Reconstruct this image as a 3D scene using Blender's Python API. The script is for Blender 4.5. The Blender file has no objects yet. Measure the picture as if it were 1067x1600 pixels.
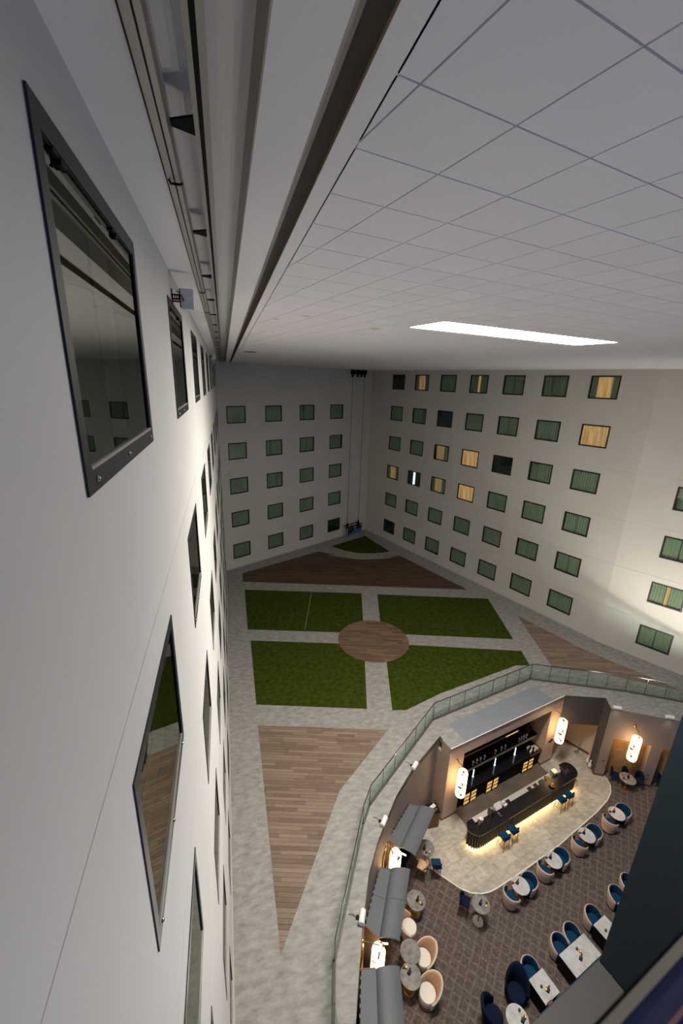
import bpy, bmesh, math, random
from mathutils import Vector, Matrix
random.seed(7)
SC = bpy.context.scene
COL = SC.collection
PI = math.pi
ZL = -4.65            # lounge floor, the courtyard floor is z = 0
ZC = 17.70            # ceiling
# ---------------------------------------------------------------- camera
cam_d = bpy.data.cameras.new('camera'); cam = bpy.data.objects.new('camera', cam_d); COL.objects.link(cam)
CX, CU, CF = Vector((0.96492, -0.26083, 0.03031)), Vector((0.04955, 0.29427, 0.95444)), Vector((0.25786, 0.91943, -0.29686))
CX = CX.normalized(); CF = (CF - CX * CF.dot(CX)).normalized(); CU = CX.cross(CF)
M = Matrix((CX, CU, -CF)).transposed().to_4x4(); M.translation = Vector((0.5802, 0, 16.4328))
cam.matrix_world = M
cam_d.sensor_fit = 'HORIZONTAL'; cam_d.sensor_width = 24.0; cam_d.lens = 650.6 / 1067 * 24.0
cam_d.clip_start = 0.02; cam_d.clip_end = 300
cam_d.dof.use_dof = True; cam_d.dof.focus_distance = 9.0; cam_d.dof.aperture_fstop = 4.0
SC.camera = cam
# ---------------------------------------------------------------- world, exposure
w = bpy.data.worlds.new('blue_ambient_fill'); SC.world = w; w.use_nodes = True
w.node_tree.nodes['Background'].inputs[0].default_value = (0.30, 0.50, 1.0, 1)
w.node_tree.nodes['Background'].inputs[1].default_value = 0.38  # uniform blue fill, added to lift the near ceiling and wall
SC.view_settings.view_transform = 'Standard'; SC.view_settings.look = 'None'
SC.view_settings.exposure = 0.0; SC.view_settings.gamma = 1.0; SC.view_settings.use_curve_mapping = False
SC.cycles.max_bounces = 8; SC.cycles.diffuse_bounces = 4; SC.cycles.glossy_bounces = 3
SC.cycles.transmission_bounces = 4; SC.cycles.transparent_max_bounces = 10
SC.cycles.caustics_reflective = False; SC.cycles.caustics_refractive = False
SC.cycles.sample_clamp_indirect = 6.0; SC.cycles.use_denoising = True
PANEL_E = 112.0        # luminous ceiling panel
LAMP_E = 7.0          # paper lanterns
LED_E = 75.0          # strip under the bar
FLOOD_W = 1500.0       # white floodlights on the rim
UP_FILL_W = 520.0           # added fill beams from the left rim, lift the ceiling
DOWN_FILL_W = 420.0        # added narrow fill under the ceiling panel, brightens the near floor
WALL_FILL_W = 260.0         # added fill beams from the left rim, brighten the long wall
SPOT_W = 12.0
# ---------------------------------------------------------------- materials
MAT = {}
def lin(r, g, b):
    f = lambda c: (c / 255 / 12.92) if c / 255 <= 0.04045 else ((c / 255 + 0.055) / 1.055) ** 2.4
    return (f(r), f(g), f(b), 1)
def mat(name, col, rough=0.6, metal=0.0, spec=0.5, noise=0, amount=0.12, bump=0, emis=None, es=0, stretch=None, detail=5):
    m = bpy.data.materials.new(name); m.use_nodes = True; nt = m.node_tree; b = nt.nodes['Principled BSDF']
    b.inputs['Base Color'].default_value = col; b.inputs['Roughness'].default_value = rough
    b.inputs['Metallic'].default_value = metal; b.inputs['Specular IOR Level'].default_value = spec
    if emis: b.inputs['Emission Color'].default_value = emis; b.inputs['Emission Strength'].default_value = es
    if noise:
        g = nt.nodes.new('ShaderNodeNewGeometry'); n = nt.nodes.new('ShaderNodeTexNoise'); n.inputs['Scale'].default_value = noise
        n.inputs['Detail'].default_value = detail; n.inputs['Roughness'].default_value = 0.5 + 0.03 * (detail - 5)
        src = g.outputs['Position']
        if stretch:
            mp = nt.nodes.new('ShaderNodeMapping'); mp.inputs['Scale'].default_value = stretch[1]; mp.inputs['Rotation'].default_value = (0, 0, stretch[0])
            nt.links.new(src, mp.inputs['Vector']); src = mp.outputs['Vector']
        nt.links.new(src, n.inputs['Vector'])
        r = nt.nodes.new('ShaderNodeValToRGB')
        r.color_ramp.elements[0].position = 0.3; r.color_ramp.elements[1].position = 0.7
        lo = tuple(c * (1 - amount) for c in col[:3]) + (1,); hi = tuple(min(1, c * (1 + amount)) for c in col[:3]) + (1,)
        r.color_ramp.elements[0].color = lo; r.color_ramp.elements[1].color = hi
        nt.links.new(n.outputs['Fac'], r.inputs['Fac']); nt.links.new(r.outputs['Color'], b.inputs['Base Color'])
        if bump:
            bp = nt.nodes.new('ShaderNodeBump'); bp.inputs['Strength'].default_value = bump; bp.inputs['Distance'].default_value = 0.01
            nt.links.new(n.outputs['Fac'], bp.inputs['Height']); nt.links.new(bp.outputs['Normal'], b.inputs['Normal'])
    MAT[name] = m; return m
A_F = math.radians(-16.2); A_B = math.radians(12.1); A_C = math.radians(12.3)
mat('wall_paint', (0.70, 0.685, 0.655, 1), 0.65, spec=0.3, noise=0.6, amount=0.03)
mat('wall_paint_beige_dimmed', (0.60, 0.565, 0.50, 1), 0.65, spec=0.3, noise=0.6, amount=0.03)  # beige tint, darkened to stand in for light falling off with distance
mat('ceiling_paint', (0.84, 0.81, 0.80, 1), 0.8)
mat('stain', (0.62, 0.50, 0.44, 1), 0.8)
mat('joint', (0.45, 0.43, 0.41, 1), 0.8)
mat('aluminium', (0.42, 0.40, 0.37, 1), 0.45, 0.6)
mat('olive_metal', (0.36, 0.34, 0.29, 1), 0.5, 0.2)
mat('black', (0.006, 0.006, 0.007, 1), 0.7, spec=0.15)
mat('black_gloss', (0.008, 0.008, 0.010, 1), 0.15)
mat('black_stone', (0.010, 0.010, 0.011, 1), 0.22, noise=9, amount=0.5)
mat('frame_black', (0.010, 0.010, 0.009, 1), 0.45)
mat('frame_grey', (0.024, 0.024, 0.026, 1), 0.45, spec=0.3)
mat('silver_bead', (0.42, 0.40, 0.37, 1), 0.4, 0.3)
mat('room_dark', (0.03, 0.033, 0.03, 1), 0.9)
mat('stone_light', (0.54, 0.40, 0.285, 1), 0.45, noise=3.0, amount=0.10, stretch=(0, (1, 1, 7)))
mat('plaster_taupe', (0.265, 0.218, 0.185, 1), 0.6, noise=1.2, amount=0.06)
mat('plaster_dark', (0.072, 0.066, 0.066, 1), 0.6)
mat('membrane', (0.205, 0.230, 0.245, 1), 0.7, noise=3, amount=0.05)
mat('canopy_grey', (0.098, 0.112, 0.120, 1), 0.55, noise=1.5, amount=0.04)
mat('floor_mat', (0.12, 0.10, 0.082, 1), 0.4, noise=1.5, amount=0.2)
mat('rib_dark', (0.035, 0.026, 0.018, 1), 0.4, 0.3)
mat('worktop_grey', (0.50, 0.48, 0.45, 1), 0.35)
mat('ledge_grey', (0.085, 0.080, 0.078, 1), 0.5)
mat('shoe_grey', (0.10, 0.088, 0.075, 1), 0.5)
mat('brass', (0.55, 0.34, 0.12, 1), 0.3, 0.9)
mat('bronze', (0.16, 0.11, 0.065, 1), 0.4, 0.5)
mat('wood_red', (0.14, 0.048, 0.02, 1), 0.45, noise=6, amount=0.3)
mat('velvet_blue', (0.003, 0.042, 0.100, 1), 0.9, spec=0.2)
mat('velvet_navy', (0.004, 0.011, 0.030, 1), 0.9, spec=0.15)
mat('leather_beige', (0.55, 0.43, 0.33, 1), 0.55)
mat('leather_tan', (0.56, 0.37, 0.22, 1), 0.55)
mat('cushion_cream', (0.72, 0.68, 0.60, 1), 0.7)
mat('teal_paint', (0.014, 0.027, 0.036, 1), 0.55, spec=0.3)
mat('teal_fabric', (0.010, 0.060, 0.085, 1), 0.8)
mat('white_metal', (0.80, 0.78, 0.74, 1), 0.4)
mat('steel', (0.55, 0.53, 0.50, 1), 0.25, 0.9)
mat('porcelain', (0.75, 0.72, 0.68, 1), 0.3)
mat('red_paint', (0.30, 0.012, 0.02, 1), 0.5)
mat('pot_dark', (0.025, 0.022, 0.020, 1), 0.3)
mat('plant_green', (0.015, 0.05, 0.02, 1), 0.6)
mat('orange_fruit', (0.45, 0.22, 0.03, 1), 0.6)
mat('crate_green', (0.02, 0.12, 0.05, 1), 0.6)
mat('cradle_grey', (0.32, 0.33, 0.32, 1), 0.5)
mat('cradle_blue', (0.03, 0.16, 0.30, 1), 0.5)
mat('slat_wood', (0.42, 0.26, 0.12, 1), 0.5, noise=5, amount=0.2)
mat('mirror', (0.55, 0.52, 0.48, 1), 0.05, 1.0)
mat('rail_beige', (0.55, 0.49, 0.36, 1), 0.6)
mat('rail_blue', (0.085, 0.090, 0.190, 1), 0.7, spec=0.1)
mat('rail_pink_reflection', (0.52, 0.27, 0.27, 1), 0.4)
mat('grass', (0.036, 0.052, 0.004, 1), 0.95, spec=0.1, noise=4.0, amount=0.35, bump=0.6)
mat('seam_tape', (0.26, 0.26, 0.14, 1), 0.9)
mat('paving', (0.300, 0.285, 0.262, 1), 0.7, spec=0.25, noise=2.6, amount=0.30, stretch=(-A_F + 1.35, (0.9, 2.2, 1)), detail=9)
mat('deck_base', (0.06, 0.045, 0.035, 1), 0.8)
mat('marble_base', (0.30, 0.27, 0.22, 1), 0.5)
mat('marble_trim', (0.75, 0.73, 0.68, 1), 0.35)
mat('table_marble', (0.50, 0.50, 0.49, 1), 0.28, noise=5, amount=0.16)
mat('table_grey', (0.20, 0.195, 0.19, 1), 0.25, noise=6, amount=0.3)
mat('emit_panel', (0.8, 0.8, 0.8, 1), emis=(1.0, 0.94, 0.85, 1), es=PANEL_E)
mat('emit_led', (0.8, 0.6, 0.3, 1), emis=(1.0, 0.62, 0.22, 1), es=LED_E)
mat('emit_warm', (0.8, 0.6, 0.3, 1), emis=(1.0, 0.62, 0.24, 1), es=9)
mat('emit_cool', (0.8, 0.8, 0.8, 1), emis=(0.65, 0.92, 1.0, 1), es=3.5)
mat('emit_amber', (0.3, 0.2, 0.1, 1), emis=(1.0, 0.55, 0.16, 1), es=0.9)
mat('emit_candle', (0.5, 0.3, 0.1, 1), 0.2, 0.5, emis=(1.0, 0.62, 0.2, 1), es=1.0)

def rnd_mat(name, c1, c2, rough, per_object, grain=None, spec=0.5):
    m = bpy.data.materials.new(name); m.use_nodes = True; nt = m.node_tree; b = nt.nodes['Principled BSDF']
    b.inputs['Roughness'].default_value = rough; b.inputs['Specular IOR Level'].default_value = spec
    g = nt.nodes.new('ShaderNodeNewGeometry')
    if per_object: o = nt.nodes.new('ShaderNodeObjectInfo'); rnd = o.outputs['Random']
    else: rnd = g.outputs['Random Per Island']
    r = nt.nodes.new('ShaderNodeValToRGB'); r.color_ramp.elements[0].color = c1; r.color_ramp.elements[1].color = c2
    nt.links.new(rnd, r.inputs['Fac']); out = r.outputs['Color']
    if grain:
        sc_, rot, st, am = grain
        n = nt.nodes.new('ShaderNodeTexNoise'); n.inputs['Scale'].default_value = sc_; n.inputs['Detail'].default_value = 6
        mp = nt.nodes.new('ShaderNodeMapping'); mp.inputs['Rotation'].default_value = (0, 0, rot); mp.inputs['Scale'].default_value = st
        nt.links.new(g.outputs['Position'], mp.inputs['Vector']); nt.links.new(mp.outputs['Vector'], n.inputs['Vector'])
        mr = nt.nodes.new('ShaderNodeMapRange'); mr.inputs[1].default_value = 0.3; mr.inputs[2].default_value = 0.7
        mr.inputs[3].default_value = 1 - am; mr.inputs[4].default_value = 1 + am
        nt.links.new(n.outputs['Fac'], mr.inputs[0])
        mx = nt.nodes.new('ShaderNodeVectorMath'); mx.operation = 'SCALE'
        nt.links.new(out, mx.inputs[0]); nt.links.new(mr.outputs[0], mx.inputs['Scale']); out = mx.outputs[0]
    nt.links.new(out, b.inputs['Base Color']); MAT[name] = m; return m
WD1, WD2 = (0.165, 0.115, 0.082, 1), (0.270, 0.203, 0.150, 1)
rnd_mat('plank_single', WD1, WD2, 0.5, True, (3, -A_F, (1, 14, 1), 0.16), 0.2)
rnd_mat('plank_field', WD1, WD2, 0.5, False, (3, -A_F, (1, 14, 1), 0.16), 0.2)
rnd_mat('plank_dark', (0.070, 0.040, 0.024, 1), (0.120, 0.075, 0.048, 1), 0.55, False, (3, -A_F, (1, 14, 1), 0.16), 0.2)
rnd_mat('plank_round', (0.120, 0.072, 0.044, 1), (0.215, 0.140, 0.090, 1), 0.55, False, (3, -A_F, (1, 14, 1), 0.16), 0.2)
rnd_mat('marble_tile', (0.39, 0.37, 0.31, 1), (0.47, 0.45, 0.385, 1), 0.3, True, (4, 0.6, (1, 2, 1), 0.22))
rnd_mat('tile_single', (0.83, 0.80, 0.81, 1), (0.86, 0.83, 0.84, 1), 0.75, True)
rnd_mat('tile_field', (0.83, 0.80, 0.80, 1), (0.86, 0.83, 0.83, 1), 0.75, False)

def carpet_mat():
    m = bpy.data.materials.new('carpet'); m.use_nodes = True; nt = m.node_tree; b = nt.nodes['Principled BSDF']
    b.inputs['Roughness'].default_value = 0.95; b.inputs['Specular IOR Level'].default_value = 0.1
    g = nt.nodes.new('ShaderNodeNewGeometry')
    def bands(rot, per, wdt):
        mp = nt.nodes.new('ShaderNodeMapping'); mp.inputs['Rotation'].default_value = (0, 0, rot)
        nt.links.new(g.outputs['Position'], mp.inputs['Vector'])
        n = nt.nodes.new('ShaderNodeTexNoise'); n.inputs['Scale'].default_value = 5; n.inputs['Detail'].default_value = 4
        nt.links.new(g.outputs['Position'], n.inputs['Vector'])
        s = nt.nodes.new('ShaderNodeSeparateXYZ'); nt.links.new(mp.outputs['Vector'], s.inputs[0])
        ma = nt.nodes.new('ShaderNodeMath'); ma.operation = 'MULTIPLY_ADD'; ma.inputs[1].default_value = 0.10
        nt.links.new(n.outputs['Fac'], ma.inputs[0]); nt.links.new(s.outputs['X'], ma.inputs[2])
        pp = nt.nodes.new('ShaderNodeMath'); pp.operation = 'PINGPONG'; pp.inputs[1].default_value = per / 2
        nt.links.new(ma.outputs[0], pp.inputs[0])
        mr = nt.nodes.new('ShaderNodeMapRange'); mr.inputs[1].default_value = 0; mr.inputs[2].default_value = wdt
        mr.inputs[3].default_value = 1; mr.inputs[4].default_value = 0
        nt.links.new(pp.outputs[0], mr.inputs[0]); return mr.outputs[0]
    l1 = bands(A_B + 0.62, 0.31, 0.045); l2 = bands(A_B - 0.95, 0.31, 0.045)
    mx = nt.nodes.new('ShaderNodeMath'); mx.operation = 'MAXIMUM'; nt.links.new(l1, mx.inputs[0]); nt.links.new(l2, mx.inputs[1])
    n2 = nt.nodes.new('ShaderNodeTexNoise'); n2.inputs['Scale'].default_value = 13; n2.inputs['Detail'].default_value = 5
    nt.links.new(g.outputs['Position'], n2.inputs['Vector'])
    n3 = nt.nodes.new('ShaderNodeMapRange'); n3.inputs[1].default_value = 0.35; n3.inputs[2].default_value = 0.65
    nt.links.new(n2.outputs['Fac'], n3.inputs[0])
    mul = nt.nodes.new('ShaderNodeMath'); mul.operation = 'MULTIPLY'; nt.links.new(mx.outputs[0], mul.inputs[0])
    n4 = nt.nodes.new('ShaderNodeMapRange'); n4.inputs[3].default_value = 0.35; n4.inputs[4].default_value = 1.0
    nt.links.new(n3.outputs[0], n4.inputs[0]); nt.links.new(n4.outputs[0], mul.inputs[1])
    base = nt.nodes.new('ShaderNodeValToRGB'); base.color_ramp.elements[0].color = (0.078, 0.060, 0.050, 1); base.color_ramp.elements[1].color = (0.125, 0.100, 0.086, 1)
    nt.links.new(n3.outputs[0], base.inputs['Fac'])
    mix = nt.nodes.new('ShaderNodeMixRGB'); mix.inputs[2].default_value = (0.185, 0.157, 0.138, 1)
    nt.links.new(mul.outputs[0], mix.inputs[0]); nt.links.new(base.outputs['Color'], mix.inputs[1])
    nt.links.new(mix.outputs[0], b.inputs['Base Color']); MAT['carpet'] = m
carpet_mat()

def glass_mat(name, tint, refl, ior, transp):
    m = bpy.data.materials.new(name); m.use_nodes = True; nt = m.node_tree
    for n in list(nt.nodes):
        if n.type == 'BSDF_PRINCIPLED': nt.nodes.remove(n)
    out = nt.nodes['Material Output']
    t = nt.nodes.new('ShaderNodeBsdfTransparent'); t.inputs[0].default_value = tint
    gl = nt.nodes.new('ShaderNodeBsdfGlossy'); gl.inputs['Color'].default_value = refl; gl.inputs['Roughness'].default_value = 0.0
    fr = nt.nodes.new('ShaderNodeFresnel'); fr.inputs['IOR'].default_value = ior
    mx = nt.nodes.new('ShaderNodeMixShader')
    ge = nt.nodes.new('ShaderNodeNewGeometry'); iv = nt.nodes.new('ShaderNodeMath'); iv.operation = 'SUBTRACT'; iv.inputs[0].default_value = 1.0
    nt.links.new(ge.outputs['Backfacing'], iv.inputs[1])          # a thin pane: only its outer face mirrors
    mu = nt.nodes.new('ShaderNodeMath'); mu.operation = 'MULTIPLY'; nt.links.new(fr.outputs[0], mu.inputs[0]); nt.links.new(iv.outputs[0], mu.inputs[1])
    nt.links.new(mu.outputs[0], mx.inputs[0]); nt.links.new(t.outputs[0], mx.inputs[1]); nt.links.new(gl.outputs[0], mx.inputs[2])
    nt.links.new(mx.outputs[0], out.inputs['Surface']); MAT[name] = m
glass_mat('window_glass', (0.84, 0.90, 0.83, 1), (0.80, 0.92, 0.82, 1), 1.75, 1)
glass_mat('window_mirror', (0.5, 0.55, 0.5, 1), (0.86, 0.89, 0.80, 1), 8.0, 1)
glass_mat('rail_glass', (0.87, 0.93, 0.91, 1), (0.85, 1.0, 0.93, 1), 1.6, 1)
glass_mat('drink_glass', (0.9, 0.92, 0.93, 1), (1, 1, 1, 1), 1.5, 1)

def curtain_mat(name, col, emis, es, bands=True):
    m = mat(name, col, 0.9)
    if es:
        nt = m.node_tree; b = nt.nodes['Principled BSDF']
        tc = nt.nodes.new('ShaderNodeTexCoord'); wv = nt.nodes.new('ShaderNodeTexNoise')
        mp = nt.nodes.new('ShaderNodeMapping'); mp.inputs['Scale'].default_value = (7, 1, 0.5)
        nt.links.new(tc.outputs['Object'], mp.inputs['Vector']); nt.links.new(mp.outputs[0], wv.inputs['Vector'])
        wv.inputs['Scale'].default_value = 1.6; wv.inputs['Detail'].default_value = 3
        mr = nt.nodes.new('ShaderNodeMapRange'); mr.inputs[1].default_value = 0.3; mr.inputs[2].default_value = 0.75
        mr.inputs[3].default_value = es * 0.45; mr.inputs[4].default_value = es * 1.6
        nt.links.new(wv.outputs['Fac'], mr.inputs[0]); nt.links.new(mr.outputs[0], b.inputs['Emission Strength'])
        b.inputs['Emission Color'].default_value = emis
curtain_mat('curtain_pale', (0.36, 0.39, 0.33, 1), None, 0)
curtain_mat('curtain_dark', (0.020, 0.024, 0.024, 1), None, 0)
curtain_mat('curtain_lit', (0.45, 0.33, 0.22, 1), (1.0, 0.50, 0.21, 1), 0.46)
curtain_mat('curtain_dim', (0.50, 0.42, 0.26, 1), (1.0, 0.50, 0.21, 1), 0.19)
curtain_mat('lamp_cool', (0.6, 0.7, 0.8, 1), (0.7, 0.88, 1.0, 1), 2.6)

def lantern_mat():
    m = bpy.data.materials.new('lantern'); m.use_nodes = True; nt = m.node_tree; b = nt.nodes['Principled BSDF']
    b.inputs['Base Color'].default_value = (0.10, 0.08, 0.06, 1)
    tc = nt.nodes.new('ShaderNodeTexCoord')
    n = nt.nodes.new('ShaderNodeTexNoise'); n.inputs['Scale'].default_value = 2.6; n.inputs['Detail'].default_value = 2
    nt.links.new(tc.outputs['Object'], n.inputs['Vector'])
    s = nt.nodes.new('ShaderNodeMath'); s.operation = 'SUBTRACT'; s.inputs[1].default_value = 0.5; nt.links.new(n.outputs['Fac'], s.inputs[0])
    a = nt.nodes.new('ShaderNodeMath'); a.operation = 'ABSOLUTE'; nt.links.new(s.outputs[0], a.inputs[0])
    n2 = nt.nodes.new('ShaderNodeTexNoise'); n2.inputs['Scale'].default_value = 2.1; nt.links.new(tc.outputs['Object'], n2.inputs['Vector'])
    th = nt.nodes.new('ShaderNodeMapRange'); th.inputs[1].default_value = 0.44; th.inputs[2].default_value = 0.58; th.inputs[3].default_value = 0.0; th.inputs[4].default_value = 0.030
    nt.links.new(n2.outputs['Fac'], th.inputs[0])
    gt = nt.nodes.new('ShaderNodeMath'); gt.operation = 'GREATER_THAN'; nt.links.new(a.outputs[0], gt.inputs[0]); nt.links.new(th.outputs[0], gt.inputs[1])
    mu = nt.nodes.new('ShaderNodeMath'); mu.operation = 'MULTIPLY'; mu.inputs[1].default_value = LAMP_E; nt.links.new(gt.outputs[0], mu.inputs[0])
    ad = nt.nodes.new('ShaderNodeMath'); ad.operation = 'ADD'; ad.inputs[1].default_value = 0.03; nt.links.new(mu.outputs[0], ad.inputs[0])
    nt.links.new(ad.outputs[0], b.inputs['Emission Strength']); b.inputs['Emission Color'].default_value = (1.0, 0.60, 0.26, 1)
    MAT['lantern'] = m
lantern_mat()

# ---------------------------------------------------------------- mesh helpers
class MB:
    def __init__(s, T=None): s.v = []; s.f = []; s.T = T
    def add(s, vs, fs):
        o = len(s.v); s.v += [tuple(s.T(p)) if s.T else tuple(p) for p in vs]; s.f += [tuple(i + o for i in f) for f in fs]; return s
    def box(s, x0, x1, y0, y1, z0, z1):
        vs = [(x, y, z) for z in (z0, z1) for (x, y) in ((x0, y0), (x1, y0), (x1, y1), (x0, y1))]
        return s.add(vs, [(3, 2, 1, 0), (4, 5, 6, 7), (0, 1, 5, 4), (1, 2, 6, 5), (2, 3, 7, 6), (3, 0, 4, 7)])
    def prism(s, poly, z0, z1):
        n = len(poly); z0 = z0 if isinstance(z0, (list, tuple)) else [z0] * n; z1 = z1 if isinstance(z1, (list, tuple)) else [z1] * n
        a = sum(poly[i][0] * poly[(i + 1) % n][1] - poly[(i + 1) % n][0] * poly[i][1] for i in range(n))
        idx = list(range(n)) if a > 0 else list(range(n - 1, -1, -1))
        vs = [(poly[i][0], poly[i][1], z0[i]) for i in idx] + [(poly[i][0], poly[i][1], z1[i]) for i in idx]
        return s.add(vs, [tuple(range(n - 1, -1, -1)), tuple(range(n, 2 * n))] + [(i, (i + 1) % n, n + (i + 1) % n, n + i) for i in range(n)])
    def lathe(s, prof, c=(0, 0, 0), n=20):
        vs = [(c[0] + r * math.cos(2 * PI * i / n), c[1] + r * math.sin(2 * PI * i / n), c[2] + z) for r, z in prof for i in range(n)]
        fs = [(k * n + i, k * n + (i + 1) % n, (k + 1) * n + (i + 1) % n, (k + 1) * n + i) for k in range(len(prof) - 1) for i in range(n)]
        fs.append(tuple(range(n - 1, -1, -1))); m = (len(prof) - 1) * n; fs.append(tuple(range(m, m + n)))
        return s.add(vs, fs)
    def cyl(s, c, r, z0, z1, n=16): return s.lathe([(r, z0), (r, z1)], c, n)
    def tube(s, pts, r, n=8):
        pts = [Vector(p) for p in pts]; vs = []
        rs = r if isinstance(r, (list, tuple)) else [r] * len(pts)
        for i, p in enumerate(pts):
            d = (pts[min(i + 1, len(pts) - 1)] - pts[max(i - 1, 0)]).normalized()
            a = d.cross(Vector((0, 0, 1)))
            a = a.normalized() if a.length > 1e-3 else Vector((1, 0, 0)); b = d.cross(a)
            vs += [p + (a * math.cos(2 * PI * k / n) + b * math.sin(2 * PI * k / n)) * rs[i] for k in range(n)]
        fs = [(i * n + k, (i + 1) * n + k, (i + 1) * n + (k + 1) % n, i * n + (k + 1) % n) for i in range(len(pts) - 1) for k in range(n)]
        fs += [tuple(range(n)), tuple(range(len(pts) * n - 1, (len(pts) - 1) * n - 1, -1))]
        return s.add(vs, fs)
    def mesh(s, name, m, smooth=False, bevel=0):
        me = bpy.data.meshes.new(name); me.from_pydata(s.v, [], s.f); me.update()
        bm = bmesh.new(); bm.from_mesh(me)
        big = [f for f in bm.faces if len(f.verts) > 4]
        if big: bmesh.ops.triangulate(bm, faces=big)
        bmesh.ops.recalc_face_normals(bm, faces=bm.faces[:])
        if bevel: bmesh.ops.bevel(bm, geom=[e for e in bm.edges if len(e.link_faces) == 2 and e.calc_face_angle(0) > 0.6], offset=bevel, segments=2, affect='EDGES', profile=0.6)
        bm.to_mesh(me); bm.free()
        me.materials.append(MAT[m] if isinstance(m, str) else m)
        if smooth:
            for p in me.polygons: p.use_smooth = True
            try: me.set_sharp_from_angle(angle=0.7)
            except Exception: pass
        return me
    def obj(s, name, m, parent=None, smooth=False, bevel=0, local=False):
        """local: the vertices are already in the parent's frame; otherwise they are world points"""
        if parent and not local:
            mi = wm(parent).inverted(); s.v = [tuple(mi @ Vector(p)) for p in s.v]
        o = bpy.data.objects.new(name, s.mesh(name, m, smooth, bevel)); COL.objects.link(o); o.parent = parent; return o
def wm(o):
    m = Matrix.Translation(o.location) @ o.rotation_euler.to_matrix().to_4x4()
    return (wm(o.parent) @ m) if o.parent else m
def link(name, me, parent=None, loc=(0, 0, 0), rz=0):
    o = bpy.data.objects.new(name, me); COL.objects.link(o); o.parent = parent; o.location = loc; o.rotation_euler = (0, 0, rz); return o
def tag(o, label, cat=None, group=None, kind=None):
    if label: o['label'] = label
    if cat: o['category'] = cat
    if group: o['group'] = group
    if kind: o['kind'] = kind
    return o
def thing(name, loc, rz=0, label=None, cat=None, group=None, kind=None):
    o = bpy.data.objects.new(name, None); COL.objects.link(o); o.empty_display_size = 0.1
    o.location = loc; o.rotation_euler = (0, 0, rz); return tag(o, label, cat, group, kind)
KIDS = {}
def kids(o): return list(o.children)
def copy_tree(o, parent=None):
    c = o.copy(); COL.objects.link(c); c.parent = parent
    for ch in kids(o): copy_tree(ch, c)
    return c
USED = set()
def place(proto, loc, rz, label, group=None):
    if proto.name in USED: o = copy_tree(proto)
    else: o = proto; USED.add(proto.name)
    o.location = loc; o.rotation_euler = (0, 0, rz); o['label'] = label
    if group: o['group'] = group
    return o
def frame(ox, oy, ang, oz=0):
    c, s = math.cos(ang), math.sin(ang)
    return lambda p: (ox + p[0] * c - p[1] * s, oy + p[0] * s + p[1] * c, oz + p[2])
def clip_half(poly, px, py, nx, ny):     # keep (p - (px,py)).n >= 0
    out = []
    for i in range(len(poly)):
        a, b = poly[i], poly[(i + 1) % len(poly)]
        da = (a[0] - px) * nx + (a[1] - py) * ny; db = (b[0] - px) * nx + (b[1] - py) * ny
        if da >= 0: out.append(a)
        if (da >= 0) != (db >= 0):
            t = da / (da - db); out.append((a[0] + (b[0] - a[0]) * t, a[1] + (b[1] - a[1]) * t))
    return out
def clip_convex(subject, convex):        # convex given counter-clockwise
    p = subject
    for i in range(len(convex)):
        a, b = convex[i], convex[(i + 1) % len(convex)]
        p = clip_half(p, a[0], a[1], -(b[1] - a[1]), b[0] - a[0])
        if len(p) < 3: return []
    q = []
    for k in p:
        if not q or math.hypot(k[0] - q[-1][0], k[1] - q[-1][1]) > 1e-4: q.append(k)
    if len(q) > 2 and math.hypot(q[0][0] - q[-1][0], q[0][1] - q[-1][1]) < 1e-4: q.pop()
    return q if len(q) > 2 else []
def area(p): return abs(sum(p[i][0] * p[(i + 1) % len(p)][1] - p[(i + 1) % len(p)][0] * p[i][1] for i in range(len(p)))) / 2
def arc(cx, cy, r, a0, a1, n): return [(cx + r * math.cos(a0 + (a1 - a0) * i / n), cy + r * math.sin(a0 + (a1 - a0) * i / n)) for i in range(n + 1)]
BF = frame(10.12, 13.49, A_B)            # bar frame: u along the bar, v to the back
def bw(u, v): p = BF((u, v, 0)); return (p[0], p[1])

# ---------------------------------------------------------------- walls and windows
WW, WH, WZ0 = 1.755, 1.40, 17.335
def fold_panel(x0, x1, z0, z1, y, amp=0.03, per=0.16):
    b = MB(); n = max(4, int((x1 - x0) / (per / 4))); vs = []
    for i in range(n + 1):
        x = x0 + (x1 - x0) * i / n; yy = y + amp * math.sin(2 * PI * (x - x0) / per)
        vs += [(x, yy, z0), (x, yy, z1), (x, yy - 0.012, z0), (x, yy - 0.012, z1)]
    fs = []
    for i in range(n):
        a, c = i * 4, i * 4 + 4
        fs += [(a, c, c + 1, a + 1), (a + 3, c + 3, c + 2, a + 2), (a + 1, c + 1, c + 3, a + 3), (a + 2, c + 2, c, a)]
    return b.add(vs, fs + [(0, 1, 3, 2), (n * 4, n * 4 + 2, n * 4 + 3, n * 4 + 1)])
def ring(b, w, h, t, y0, y1, tb=None, tt=None):
    tb = tb or t; tt = tt or t
    b.box(-w / 2, w / 2, y0, y1, 0, tb); b.box(-w / 2, w / 2, y0, y1, h - tt, h)
    b.box(-w / 2, -w / 2 + t, y0, y1, tb, h - tt); b.box(w / 2 - t, w / 2, y0, y1, tb, h - tt); return b
FRAME_B = ring(MB(), WW, WH, 0.085, -0.16, 0.010).mesh('window_frame', 'frame_black')
FRAME_G = ring(MB(), WW, WH, 0.080, -0.16, 0.010, 0.10, 0.090).mesh('window_frame', 'frame_grey')
PANE_B = MB().box(-WW / 2 + 0.058, WW / 2 - 0.058, -0.016, -0.008, 0.058, WH - 0.058).mesh('window_pane', 'window_glass')
PANE_L = MB().box(-WW / 2 + 0.075, WW / 2 - 0.075, -0.012, -0.004, 0.09, WH - 0.085).mesh('window_pane', 'window_mirror')
rb = MB()
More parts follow.
